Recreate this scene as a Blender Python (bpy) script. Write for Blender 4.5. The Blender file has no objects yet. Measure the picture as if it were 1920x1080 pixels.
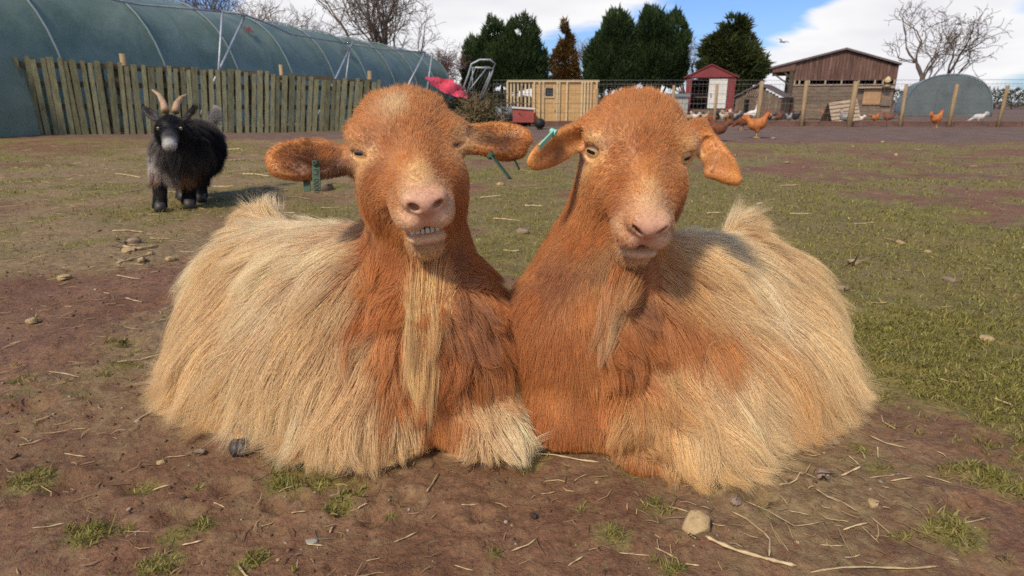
import bpy, bmesh, math, random
import numpy as np
from mathutils import Vector, Matrix
R = math.radians
rng = np.random.default_rng(7)
random.seed(7)
sc = bpy.context.scene
col = sc.collection

# ------------------------------------------------------------------ camera
CH, PITCH, FPX = 0.55, R(16.8), 1156.0
cam_d = bpy.data.cameras.new('camera')
cam = bpy.data.objects.new('camera', cam_d); col.objects.link(cam)
cam.location = (0, 0, CH); cam.rotation_euler = (R(90) - PITCH, 0, 0)
cam_d.sensor_width = 36.0; cam_d.lens = 36.0 * FPX / 1920.0
cam_d.clip_start = 0.05; cam_d.clip_end = 3000
cam_d.dof.use_dof = True; cam_d.dof.focus_distance = 0.98; cam_d.dof.aperture_fstop = 9.0
sc.camera = cam

# ------------------------------------------------------------------ light
SUN_EL, SUN_AZ = 47.0, -143.0      # azimuth from +Y towards +X, in degrees
world = bpy.data.worlds.new('World'); sc.world = world; world.use_nodes = True
sun_d = bpy.data.lights.new('sun', 'SUN'); sun_d.energy = 3.7; sun_d.angle = R(7); sun_d.color = (1.0, 0.88, 0.71)
sun = bpy.data.objects.new('sun', sun_d); col.objects.link(sun)
sdir = Vector((math.sin(R(SUN_AZ)) * math.cos(R(SUN_EL)), math.cos(R(SUN_AZ)) * math.cos(R(SUN_EL)), math.sin(R(SUN_EL))))
sun.rotation_euler = sdir.to_track_quat('Z', 'Y').to_euler()
sc.view_settings.view_transform = 'Standard'; sc.view_settings.look = 'None'
sc.view_settings.gamma = 1; sc.view_settings.exposure = 0.07
sc.view_settings.use_curve_mapping = False
cy = sc.cycles
cy.max_bounces = 6; cy.diffuse_bounces = 3; cy.glossy_bounces = 3; cy.transmission_bounces = 4; cy.transparent_max_bounces = 12
cy.use_adaptive_sampling = True; cy.adaptive_threshold = 0.012; cy.use_denoising = False
cy.sample_clamp_indirect = 4.0

def build_world():
    nt = world.node_tree; N = nt.nodes; L = nt.links; N.clear()
    out = N.new('ShaderNodeOutputWorld'); bg = N.new('ShaderNodeBackground')
    sky = N.new('ShaderNodeTexSky'); sky.sky_type = 'NISHITA'; sky.sun_disc = False
    sky.sun_elevation = R(SUN_EL); sky.sun_rotation = R(SUN_AZ)
    sky.air_density = 1.0; sky.dust_density = 0.6; sky.ozone_density = 1.2
    bg.inputs['Strength'].default_value = 0.085
    tc = N.new('ShaderNodeTexCoord')
    def math_(op, a, b=None, c=None, clamp=False):
        n = N.new('ShaderNodeMath'); n.operation = op; n.use_clamp = clamp
        for i, v in enumerate((a, b, c)):
            if v is None: continue
            if hasattr(v, 'is_output'): L.new(v, n.inputs[i])
            else: n.inputs[i].default_value = v
        return n.outputs[0]
    sep = N.new('ShaderNodeSeparateXYZ'); L.new(tc.outputs['Generated'], sep.inputs[0])
    # project the view direction onto a cloud plane so that clouds flatten towards the horizon
    den = math_('ADD', math_('MAXIMUM', sep.outputs[2], 0.0), 0.16)
    px = math_('DIVIDE', sep.outputs[0], den); py = math_('DIVIDE', sep.outputs[1], den)
    cmb = N.new('ShaderNodeCombineXYZ'); L.new(px, cmb.inputs[0]); L.new(py, cmb.inputs[1])
    L.new(math_('MULTIPLY', sep.outputs[2], 2.0), cmb.inputs[2])
    no = N.new('ShaderNodeTexNoise'); no.inputs['Scale'].default_value = 0.62; no.inputs['Detail'].default_value = 9
    no.inputs['Roughness'].default_value = 0.56; no.inputs['Distortion'].default_value = 0.25
    mp = N.new('ShaderNodeMapping'); mp.inputs['Location'].default_value = CLOUD_OFF; L.new(cmb.outputs[0], mp.inputs[0]); L.new(mp.outputs[0], no.inputs[0])
    f = no.outputs['Fac']
    # banks of cloud where they stand in the sky: (azimuth, elevation, radii, weight)
    ge = math_('ARCTAN2', sep.outputs[0], sep.outputs[1])
    el = math_('ARCSINE', sep.outputs[2])
    for az, e, ra, re, w in CLOUD_BANKS:
        a = math_('DIVIDE', math_('SUBTRACT', ge, R(az)), R(ra)); b = math_('DIVIDE', math_('SUBTRACT', el, R(e)), R(re))
        d = math_('ADD', math_('MULTIPLY', a, a), math_('MULTIPLY', b, b))
        g = math_('EXPONENT', math_('MULTIPLY', d, -1.0))
        f = math_('MULTIPLY_ADD', g, w, f)
    mr = N.new('ShaderNodeMapRange'); mr.interpolation_type = 'SMOOTHSTEP'
    L.new(f, mr.inputs[0]); mr.inputs[1].default_value = 0.50; mr.inputs[2].default_value = 0.62
    n2 = N.new('ShaderNodeTexNoise'); n2.inputs['Scale'].default_value = 1.7; n2.inputs['Detail'].default_value = 6
    L.new(mp.outputs[0], n2.inputs[0])
    thick = math_('MULTIPLY_ADD', n2.outputs['Fac'], 0.6, math_('MULTIPLY', f, 0.7))
    cr = N.new('ShaderNodeValToRGB'); L.new(thick, cr.inputs[0])
    e = cr.color_ramp.elements
    e[0].position = 0.55; e[0].color = (11.6, 11.5, 11.3, 1)
    e[1].position = 0.95; e[1].color = (9.2, 9.15, 9.7, 1)
    m = e.new(0.72); m.color = (10.8, 10.75, 10.9, 1)
    mix = N.new('ShaderNodeMix'); mix.data_type = 'RGBA'; L.new(mr.outputs[0], mix.inputs['Factor'])
    tint = N.new('ShaderNodeMix'); tint.data_type = 'RGBA'; tint.blend_type = 'MULTIPLY'; tint.inputs['Factor'].default_value = 1
    L.new(sky.outputs[0], tint.inputs['A']); tint.inputs['B'].default_value = (.80, 1.06, 1.60, 1)
    L.new(tint.outputs['Result'], mix.inputs['A']); L.new(cr.outputs[0], mix.inputs['B'])
    L.new(mix.outputs['Result'], bg.inputs['Color']); L.new(bg.outputs[0], out.inputs[0])
CLOUD_OFF = (3.1, 1.7, 0.0)
CLOUD_BANKS = [(1, 8.5, 13, 5, .22), (-14, 4, 7, 4, .14), (-19, 6.0, 4, 2.2, .18), (31, 5.0, 8.5, 5.2, .34), (21, 2, 5, 3, .15),
               (-24, 8, 5, 5, -.16), (20.5, 8.5, 5.0, 4, -.24), (-32, 8, 6, 5, -.05)]
build_world()

# ------------------------------------------------------------------ helpers
Rv = np.array([1.0, 0, 0]); Fv = np.array([0, math.cos(PITCH), -math.sin(PITCH)]); Uv = np.array([0, math.sin(PITCH), math.cos(PITCH)])
EYE = np.array([0, 0, CH])
def P(u, v, d):
    """world point on the photograph's ray (u, v) at camera depth d"""
    return EYE + d * (Fv + Rv * (u - 960) / FPX + Uv * (540 - v) / FPX)
def PY(u, v, Y):
    """the same at world distance Y"""
    r = Fv + Rv * (u - 960) / FPX + Uv * (540 - v) / FPX
    return EYE + r * (Y / r[1])
def GP(u, v, z=0.0):
    r = Fv + Rv * (u - 960) / FPX + Uv * (540 - v) / FPX
    return EYE + r * ((z - CH) / r[2])
def proj(p):
    q = np.asarray(p) - EYE
    d = q @ Fv
    return np.stack([960 + FPX * (q @ Rv) / d, 540 - FPX * (q @ Uv) / d, d], -1)

def tag(o, label=None, cat=None, group=None, kind=None):
    if label: o['label'] = label
    if cat: o['category'] = cat
    if group: o['group'] = group
    if kind: o['kind'] = kind
    return o
def empty(name, loc=(0, 0, 0), rz=0.0):
    o = bpy.data.objects.new(name, None); col.objects.link(o)
    o.location = tuple(float(c) for c in loc); o.rotation_euler = (0, 0, rz); o.empty_display_size = .1
    return o
def mesh_obj(name, verts, faces, mat=None, parent=None, smooth=False, mats=None, fmat=None):
    me = bpy.data.meshes.new(name)
    if isinstance(verts, np.ndarray) and isinstance(faces, np.ndarray):
        k = faces.shape[1]
        me.vertices.add(len(verts)); me.vertices.foreach_set('co', verts.astype(np.float32).ravel())
        me.loops.add(faces.size); me.loops.foreach_set('vertex_index', faces.astype(np.int32).ravel())
        me.polygons.add(len(faces)); me.polygons.foreach_set('loop_start', np.arange(0, faces.size, k, dtype=np.int32))
        me.update(calc_edges=True); me.validate()
    else:
        me.from_pydata([tuple(map(float, v)) for v in verts], [], [tuple(int(i) for i in f) for f in faces]); me.update()
    if mat: me.materials.append(mat)
    if mats:
        for m in mats: me.materials.append(m)
    if fmat is not None: me.polygons.foreach_set('material_index', np.asarray(fmat, dtype=np.int32))
    if smooth: me.polygons.foreach_set('use_smooth', np.ones(len(me.polygons), dtype=bool))
    o = bpy.data.objects.new(name, me); col.objects.link(o)
    if parent: o.parent = parent
    return o
class MB:
    """collects simple solids and links them as one mesh object"""
    def __init__(s): s.v = []; s.f = []
    def add(s, v, f):
        n = len(s.v); s.v += [tuple(map(float, p)) for p in v]; s.f += [tuple(i + n for i in q) for q in f]; return s
    def box(s, c, size, rot=None, taper=1.0):
        c = Vector(c); hx, hy, hz = (k / 2 for k in size); vs = []
        for z in (-1, 1):
            for x, y in ((-1, -1), (1, -1), (1, 1), (-1, 1)):
                t = taper if z > 0 else 1
                p = Vector((x * hx * t, y * hy * t, z * hz))
                if rot is not None: p = rot @ p
                vs.append(c + p)
        return s.add(vs, [(3, 2, 1, 0), (4, 5, 6, 7), (0, 1, 5, 4), (1, 2, 6, 5), (2, 3, 7, 6), (3, 0, 4, 7)])
    def tube(s, pts, rad, n=8, cap=True):
        pts = [Vector(p) for p in pts]; m = len(pts)
        if not hasattr(rad, '__len__'): rad = [rad] * m
        up = Vector((0, 0, 1)); vs = []; fs = []
        for i, p in enumerate(pts):
            t = (pts[min(i + 1, m - 1)] - pts[max(i - 1, 0)]).normalized()
            a = t.cross(up)
            if a.length < .05: a = t.cross(Vector((1, 0, 0)))
            a.normalize(); b = t.cross(a)
            for k in range(n):
                an = 2 * math.pi * k / n
                vs.append(p + (a * math.cos(an) + b * math.sin(an)) * rad[i])
        for i in range(m - 1):
            for k in range(n):
                k2 = (k + 1) % n
                fs.append((i * n + k, i * n + k2, (i + 1) * n + k2, (i + 1) * n + k))
        if cap:
            fs.append(tuple(range(n - 1, -1, -1))); fs.append(tuple((m - 1) * n + k for k in range(n)))
        return s.add(vs, fs)
    def prism(s, poly, d):
        """poly: 3-D points of a planar outline, extruded by the vector d"""
        n = len(poly); d = Vector(d); a = [Vector(p) for p in poly]
        return s.add(a + [p + d for p in a], [tuple(range(n)), tuple(range(2 * n - 1, n - 1, -1))] +
                     [((k + 1) % n, k, n + k, n + (k + 1) % n) for k in range(n)])
    def build(s, name, mat, parent=None, smooth=False):
        o = mesh_obj(name, s.v, s.f, mat, parent, smooth)
        return o
def dup_tree(o, parent=None):
    c = o.copy(); col.objects.link(c)
    if parent is not None: c.parent = parent
    for ch in list(o.children): dup_tree(ch, c)
    return c

# ------------------------------------------------------------------ materials
def new_mat(name):
    m = bpy.data.materials.new(name); m.use_nodes = True
    nt = m.node_tree
    b = nt.nodes['Principled BSDF']
    return m, nt, b
def M_simple(name, c, rough=.8, spec=.3, var=.25, scale=8.0, bump=.15, bscale=40.0, metal=0.0, stretch=(1, 1, 1), c2=None, objvar=0.0):
    """base colour broken up by noise, with fine bump and a shift per object"""
    m, nt, b = new_mat(name); N = nt.nodes; L = nt.links
    tc = N.new('ShaderNodeTexCoord'); mp = N.new('ShaderNodeMapping'); mp.inputs['Scale'].default_value = stretch
    L.new(tc.outputs['Object'], mp.inputs[0])
    oi = N.new('ShaderNodeObjectInfo')
    off = N.new('ShaderNodeVectorMath'); off.operation = 'MULTIPLY_ADD'; off.inputs[1].default_value = (1, 1, 1)
    L.new(mp.outputs[0], off.inputs[0])
    rr = N.new('ShaderNodeMath'); rr.operation = 'MULTIPLY'; rr.inputs[1].default_value = 37.0; L.new(oi.outputs['Random'], rr.inputs[0])
    L.new(rr.outputs[0], off.inputs[2])
    n1 = N.new('ShaderNodeTexNoise'); n1.inputs['Scale'].default_value = scale; n1.inputs['Detail'].default_value = 7; n1.inputs['Roughness'].default_value = .65
    L.new(off.outputs[0], n1.inputs[0])
    mx = N.new('ShaderNodeMix'); mx.data_type = 'RGBA'
    c = np.array(c); ca = c * (1 - var); cb = np.array(c2) if c2 is not None else np.minimum(c * (1 + var), .95)
    mx.inputs['A'].default_value = (*ca, 1); mx.inputs['B'].default_value = (*cb, 1)
    mr = N.new('ShaderNodeMapRange'); mr.inputs[1].default_value = .3; mr.inputs[2].default_value = .7; L.new(n1.outputs['Fac'], mr.inputs[0])
    L.new(mr.outputs[0], mx.inputs['Factor'])
    outc = mx.outputs['Result']
    if objvar:
        hs = N.new('ShaderNodeHueSaturation'); mv = N.new('ShaderNodeMapRange'); mv.inputs[3].default_value = 1 - objvar; mv.inputs[4].default_value = 1 + objvar
        L.new(oi.outputs['Random'], mv.inputs[0]); L.new(mv.outputs[0], hs.inputs['Value']); L.new(outc, hs.inputs['Color']); outc = hs.outputs[0]
    L.new(outc, b.inputs['Base Color'])
    b.inputs['Roughness'].default_value = rough; b.inputs['Specular IOR Level'].default_value = spec; b.inputs['Metallic'].default_value = metal
    if bump:
        n2 = N.new('ShaderNodeTexNoise'); n2.inputs['Scale'].default_value = bscale; n2.inputs['Detail'].default_value = 5
        L.new(off.outputs[0], n2.inputs[0])
        bp = N.new('ShaderNodeBump'); bp.inputs['Strength'].default_value = bump; bp.inputs['Distance'].default_value = .01
        L.new(n2.outputs['Fac'], bp.inputs['Height']); L.new(bp.outputs[0], b.inputs['Normal'])
    return m
HAIRQ = 1.0
# ------------------------------------------------------------------ implicit surfaces for the animals
def nrm(v):
    v = np.asarray(v, float); return v / (np.linalg.norm(v) + 1e-12)
class Sdf:
    def __init__(s): s.ops = []
    def cap(s, a, b, ra, rb, k=.02, sub=False):
        s.ops.append(('cap', np.asarray(a, float), np.asarray(b, float), ra, rb, k, sub)); return s
    def ell(s, c, r, M=None, k=.02, sub=False):
        M = np.eye(3) if M is None else np.asarray(M, float)      # rows = local axes in world
        s.ops.append(('ell', np.asarray(c, float), np.asarray(r, float), M, 0, k, sub)); return s
    def fn(s, f, k=.004, sub=False):
        s.ops.append(('fn', f, 0, 0, 0, k, sub)); return s
    def ev(s, X, Y, Z):
        D = None
        for o in s.ops:
            t, k, sub = o[0], o[5], o[6]
            if t == 'cap':
                a, b, ra, rb = o[1:5]; ba = b - a; bb = ba @ ba
                px, py, pz = X - a[0], Y - a[1], Z - a[2]
                h = np.clip((px * ba[0] + py * ba[1] + pz * ba[2]) / bb, 0, 1)
                d = np.sqrt((px - ba[0] * h) ** 2 + (py - ba[1] * h) ** 2 + (pz - ba[2] * h) ** 2) - (ra + (rb - ra) * h)
            elif t == 'ell':
                c, r, M = o[1:4]; px, py, pz = X - c[0], Y - c[1], Z - c[2]
                q = [(M[i, 0] * px + M[i, 1] * py + M[i, 2] * pz) for i in range(3)]
                k0 = np.sqrt(sum((q[i] / r[i]) ** 2 for i in range(3))); k1 = np.sqrt(sum((q[i] / r[i] ** 2) ** 2 for i in range(3)))
                d = k0 * (k0 - 1) / (k1 + 1e-9)
            else: d = o[1](X, Y, Z)
            if D is None: D = d; continue
            if sub:
                h = np.maximum(k - np.abs(D + d), 0) / k; D = np.maximum(D, -d) + h * h * k * .25
            else:
                h = np.maximum(k - np.abs(D - d), 0) / k; D = np.minimum(D, d) - h * h * k * .25
        return D
def axis_grid(lo, hi, flo, fhi, coarse, fine):
    out = [lo]; x = lo
    while x < hi:
        if x < flo:
            st = min(coarse, max(fine, (flo - x) * .25 + fine))
        elif x > fhi: st = min(coarse, fine + (x - fhi) * .25)
        else: st = fine
        x += st; out.append(x)
    return np.array(out, np.float32)
def surface_nets(F, xs, ys, zs):
    ins = F < 0
    nx, ny, nz = F.shape
    cnt = np.zeros((nx - 1, ny - 1, nz - 1), np.int8)
    for a in (0, 1):
        for b in (0, 1):
            for c in (0, 1):
                cnt += ins[a:nx - 1 + a, b:ny - 1 + b, c:nz - 1 + c]
    act = (cnt > 0) & (cnt < 8)
    I, J, K = np.nonzero(act)
    idx = -np.ones(act.shape, np.int64); idx[I, J, K] = np.arange(len(I))
    acc = np.zeros((len(I), 3)); n = np.zeros(len(I))
    cor = [(a, b, c) for a in (0, 1) for b in (0, 1) for c in (0, 1)]
    for p in cor:
        for ax in range(3):
            if p[ax]: continue
            q = list(p); q[ax] = 1
            fa = F[I + p[0], J + p[1], K + p[2]]; fb = F[I + q[0], J + q[1], K + q[2]]
            m = (fa < 0) != (fb < 0)
            t = np.where(m, fa / np.where(m, fa - fb, 1), 0)
            w = np.zeros((len(I), 3)); w[:, 0] = p[0]; w[:, 1] = p[1]; w[:, 2] = p[2]; w[:, ax] = t
            acc += w * m[:, None]; n += m
    acc /= n[:, None]
    V = np.stack([xs[I] + acc[:, 0] * (xs[I + 1] - xs[I]), ys[J] + acc[:, 1] * (ys[J + 1] - ys[J]), zs[K] + acc[:, 2] * (zs[K + 1] - zs[K])], 1)
    Q = []
    for ax in range(3):
        sl = [slice(1, -1)] * 3; sl[ax] = slice(0, -1)
        s2 = list(sl); s2[ax] = slice(1, None)
        A = ins[tuple(sl)]; B = ins[tuple(s2)]
        e = np.nonzero(A != B); fl = A[e]
        o = [e[0] + (0 if ax == 0 else 1), e[1] + (0 if ax == 1 else 1), e[2] + (0 if ax == 2 else 1)]
        b_, c_ = (ax + 1) % 3, (ax + 2) % 3
        def cell(db, dc):
            g = [o[0].copy(), o[1].copy(), o[2].copy()]; g[b_] -= db; g[c_] -= dc
            return idx[g[0], g[1], g[2]]
        q = np.stack([cell(1, 1), cell(0, 1), cell(0, 0), cell(1, 0)], 1)
        q[~fl] = q[~fl][:, ::-1]
        Q.append(q)
    Q = np.concatenate(Q); Q = Q[(Q >= 0).all(1)]
    return V, Q
class Field:
    """the sampled surface: mesh, distance look-up and normals"""
    def __init__(s, sdf, lo, hi, flo, fhi, coarse, fine):
        s.xs, s.ys, s.zs = [axis_grid(lo[i], hi[i], flo[i], fhi[i], coarse, fine) for i in range(3)]
        X, Y, Z = s.xs[:, None, None], s.ys[None, :, None], s.zs[None, None, :]
        s.F = np.concatenate([sdf.ev(X[i:i + 24], Y, Z).astype(np.float32) for i in range(0, len(s.xs), 24)])
        s.V, s.Q = surface_nets(s.F, s.xs, s.ys, s.zs)
    def d(s, p):
        r = []
        for a, g in ((0, s.xs), (1, s.ys), (2, s.zs)):
            i = np.clip(np.searchsorted(g, p[:, a]) - 1, 0, len(g) - 2)
            t = np.clip((p[:, a] - g[i]) / (g[i + 1] - g[i]), 0, 1); r.append((i, t))
        (i, a), (j, b), (k, c) = r; F = s.F
        l = lambda x, y, t: x + (y - x) * t
        return l(l(l(F[i, j, k], F[i + 1, j, k], a), l(F[i, j + 1, k], F[i + 1, j + 1, k], a), b),
                 l(l(F[i, j, k + 1], F[i + 1, j, k + 1], a), l(F[i, j + 1, k + 1], F[i + 1, j + 1, k + 1], a), b), c)
    def n(s, p, e=.004):
        g = np.stack([s.d(p + np.eye(3)[a] * e) - s.d(p - np.eye(3)[a] * e) for a in range(3)], 1)
        return g / (np.linalg.norm(g, axis=1, keepdims=True) + 1e-9)
    def hit(s, u, v, t0=.6, t1=4.4):
        """where the ray through (u, v) first meets the surface; nearest approach when it passes by"""
        r = (Fv + Rv * (u - 960) / FPX + Uv * (540 - v) / FPX)
        t = np.linspace(t0, t1, 1600); p = EYE + r[None] * t[:, None]
        lo = np.array([s.xs[0], s.ys[0], s.zs[0]]); hi = np.array([s.xs[-1], s.ys[-1], s.zs[-1]])
        inb = ((p > lo) & (p < hi)).all(1)
        dd = np.where(inb, s.d(p), 9.0)
        k = np.nonzero(dd < 0)[0]
        i = k[0] if len(k) else int(np.argmin(dd))
        q = p[i:i + 1]
        for _ in range(4): q = q - s.n(q) * s.d(q)[:, None]
        return q[0]

def sample_surface(V, Q, count, wfun):
    T = np.concatenate([Q[:, [0, 1, 2]], Q[:, [0, 2, 3]]])
    a, b, c = V[T[:, 0]], V[T[:, 1]], V[T[:, 2]]
    ar = np.linalg.norm(np.cross(b - a, c - a), axis=1) * .5
    w = ar * wfun((a + b + c) / 3); w /= w.sum()
    t = rng.choice(len(T), count, p=w)
    r1, r2 = rng.random(count), rng.random(count); s_ = np.sqrt(r1)
    return a[t] * (1 - s_)[:, None] + b[t] * (s_ * (1 - r2))[:, None] + c[t] * (s_ * r2)[:, None]

class Guides:
    """rows: u, v, du, dv, length(px), lift, colour, root colour; world values are interpolated in 3-D"""
    def __init__(s, fld, rows, e=.014):
        s.e = e; s.p = []; s.val = []
        for row in rows:
            if row[0] == 'L':          # given in the head's own frame
                _, H, x, f, n_, dx, df, dn, ln, lift, c = row
                p = H(x, f, n_)[None]
                for _ in range(5): p = p - fld.n(p) * fld.d(p)[:, None]
                p = p[0]; n = fld.n(p[None])[0]; w = nrm(H.X * dx + H.F * df + H.N * dn); w = nrm(w - n * (w @ n) * .9)
                s.p.append(p); s.val.append([*w, ln / FPX, lift, *COL[c]]); continue
            (u, v, du, dv, ln, lift, c, *rest) = row
            p = fld.hit(u, v); dpt = (p - EYE) @ Fv
            n = fld.n(p[None])[0]
            w = nrm(Rv * du - Uv * dv)
            if 'z' in rest: w = nrm(w - Fv * .6)
            w = nrm(w - n * (w @ n) * .9)
            c = np.array(COL[c]) if isinstance(c, str) else np.array(c)
            s.p.append(p); s.val.append([*w, ln / FPX * dpt, lift, *c])
        s.p = np.array(s.p); s.val = np.array(s.val)
    def at(s, X, chunk=8000):
        out = np.empty((len(X), s.val.shape[1]))
        for i in range(0, len(X), chunk):
            x = X[i:i + chunk]
            d2 = ((x[:, None] - s.p[None]) ** 2).sum(2)
            w = 1 / (d2 + s.e ** 2) ** 2.0
            out[i:i + chunk] = (w @ s.val) / w.sum(1, keepdims=True)
        return out
def vnoise(p, scale, seed):
    """smooth value noise in 3-D, -1..1"""
    q = p * scale + seed * 17.13
    i = np.floor(q).astype(np.int64); f = q - i; f = f * f * (3 - 2 * f)
    def h(a, b, c):
        n = (a * 374761393 + b * 668265263 + c * 2147483647 + seed * 974711) & 0x7fffffff
        n = ((n ^ (n >> 13)) * 1274126177) & 0x7fffffff
        return ((n ^ (n >> 16)) & 0xffff) / 32767.5 - 1
    r = 0
    for a in (0, 1):
        for b in (0, 1):
            for c in (0, 1):
                w = (f[:, 0] if a else 1 - f[:, 0]) * (f[:, 1] if b else 1 - f[:, 1]) * (f[:, 2] if c else 1 - f[:, 2])
                r = r + w * h(i[:, 0] + a, i[:, 1] + b, i[:, 2] + c)
    return r
def grow(fld, gd, roots, npt, lmul, rand=.12, grav=1.0, clear=.0):
    g = gd.at(roots)
    n = fld.n(roots)
    L = np.maximum(g[:, 3], 0) * lmul
    d = g[:, :3]; d = d / (np.linalg.norm(d, axis=1, keepdims=True) + 1e-9)
    # broad swirls in the lie of the coat
    sw = np.stack([vnoise(roots, 14, 1), vnoise(roots, 14, 2), vnoise(roots, 14, 3)], 1) * .22
    d = d + sw + rng.normal(0, rand, d.shape)
    d = d - n * (d * n).sum(1, keepdims=True)
    d /= np.linalg.norm(d, axis=1, keepdims=True) + 1e-9
    lift = g[:, 4:5] * (1 + rng.normal(0, .25, (len(roots), 1))) * np.where(L < .020, .62, 1.0)[:, None]
    d = d + n * lift; d /= np.linalg.norm(d, axis=1, keepdims=True)
    step = (L / (npt - 1))[:, None]
    pts = np.empty((len(roots), npt, 3)); p = roots - n * .001; pts[:, 0] = p
    lay = clear + (rng.random((len(roots), 1)) ** 1.5) * np.clip(L[:, None] * .10, .0005, .014)
    G = np.array([0, 0, -1.0])
    gf = grav * np.clip(step * 7.0, 0, .26)
    for k in range(1, npt):
        d = d + G * gf; d /= np.linalg.norm(d, axis=1, keepdims=True)
        q = p + d * step
        ds = fld.d(q)
        lim = lay[:, 0] * min(1, k / 2.5)
        bad = ds < lim
        if bad.any():
            nn = fld.n(q[bad]); q[bad] += nn * (lim[bad] - ds[bad])[:, None]
        low = q[:, 2] < .006
        q[low, 2] = .004 + rng.random(low.sum()) * .006
        dd = q - p; ln = np.linalg.norm(dd, axis=1, keepdims=True) + 1e-9
        d = dd / ln; q = p + d * step * np.where(low, .38, 1.0)[:, None]; q[:, 2] = np.maximum(q[:, 2], .003)
        pts[:, k] = q; p = q
    return pts, L, g
def nearest(A, B, chunk=4000):
    out = np.empty(len(A), np.int64); b2 = (B ** 2).sum(1)
    for i in range(0, len(A), chunk):
        a = A[i:i + chunk]; out[i:i + chunk] = (b2[None] - 2 * a @ B.T).argmin(1)
    return out
def clump(pts, roots, par, proots, strength, power=1.2):
    j = nearest(roots, proots)
    t = np.linspace(0, 1, pts.shape[1])[None, :, None] ** power
    st = strength[:, None, None] if hasattr(strength, '__len__') else strength
    tgt = par[j] + (roots - proots[j])[:, None] * (1 - t * .85)
    return pts + (tgt - pts) * t * st, j
def hair_obj(name, pts, rad, colr, parent, mat):
    n, k, _ = pts.shape
    hc = bpy.data.hair_curves.new(name)
    hc.add_curves([k] * n)
    hc.attributes['position'].data.foreach_set('vector', pts.astype(np.float32).ravel())
    t = np.linspace(0, 1, k)
    prof = np.clip(1.0 - t ** 1.6, .08, 1)
    r = (rad[:, None] * prof[None]).astype(np.float32)
    at = hc.attributes.get('radius') or hc.attributes.new('radius', 'FLOAT', 'POINT')
    at.data.foreach_set('value', r.ravel())
    ca = hc.attributes.new('hue', 'FLOAT_COLOR', 'CURVE')
    ca.data.foreach_set('color', np.concatenate([np.clip(colr, 0, 1), np.ones((n, 1))], 1).astype(np.float32).ravel())
    hc.materials.append(mat)
    o = bpy.data.objects.new(name, hc); col.objects.link(o); o.parent = parent
    return o
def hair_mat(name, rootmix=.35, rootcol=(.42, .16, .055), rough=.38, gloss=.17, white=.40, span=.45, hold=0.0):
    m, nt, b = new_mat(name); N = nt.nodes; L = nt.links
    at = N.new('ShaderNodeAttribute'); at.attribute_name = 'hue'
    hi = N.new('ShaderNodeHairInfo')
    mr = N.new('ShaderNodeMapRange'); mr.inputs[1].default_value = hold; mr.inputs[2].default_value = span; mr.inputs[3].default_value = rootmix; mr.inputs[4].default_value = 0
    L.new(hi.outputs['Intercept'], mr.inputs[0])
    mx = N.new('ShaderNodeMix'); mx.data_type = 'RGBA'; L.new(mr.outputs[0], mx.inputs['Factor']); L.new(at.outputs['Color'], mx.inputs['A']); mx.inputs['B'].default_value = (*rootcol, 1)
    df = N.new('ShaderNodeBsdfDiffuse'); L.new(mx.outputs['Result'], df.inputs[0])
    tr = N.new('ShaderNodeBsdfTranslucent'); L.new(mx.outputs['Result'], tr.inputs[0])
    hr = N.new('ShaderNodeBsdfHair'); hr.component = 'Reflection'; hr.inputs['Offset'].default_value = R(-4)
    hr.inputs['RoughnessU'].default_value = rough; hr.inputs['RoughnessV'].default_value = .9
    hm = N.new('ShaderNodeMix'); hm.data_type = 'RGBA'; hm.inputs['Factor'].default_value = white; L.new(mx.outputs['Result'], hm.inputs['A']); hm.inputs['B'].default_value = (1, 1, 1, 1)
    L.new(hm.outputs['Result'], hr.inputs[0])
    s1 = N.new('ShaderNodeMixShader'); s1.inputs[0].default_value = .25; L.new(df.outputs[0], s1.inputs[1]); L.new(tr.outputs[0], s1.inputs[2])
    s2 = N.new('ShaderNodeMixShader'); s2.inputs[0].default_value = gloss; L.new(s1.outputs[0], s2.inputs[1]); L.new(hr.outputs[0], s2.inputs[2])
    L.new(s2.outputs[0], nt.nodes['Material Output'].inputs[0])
    return m
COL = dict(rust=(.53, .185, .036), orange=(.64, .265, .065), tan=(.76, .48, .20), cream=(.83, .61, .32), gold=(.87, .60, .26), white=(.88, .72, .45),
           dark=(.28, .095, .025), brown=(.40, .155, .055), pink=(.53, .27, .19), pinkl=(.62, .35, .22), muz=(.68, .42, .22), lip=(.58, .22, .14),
           black=(.012, .012, .014), earshade=(.09, .030, .012), brownr=(.26, .085, .025), char=(.03, .027, .027), grey=(.22, .19, .17), greyw=(.62, .58, .54), fawn=(.38, .20, .11), brownd=(.10, .055, .03))
M_hair = hair_mat('goat hair', .62, (.44, .165, .045))  # rust undercoat, deepened to put shade between the locks
M_hairk = hair_mat('dark goat hair', 0.0, (.02, .02, .02), .3, .12, .06)
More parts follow.
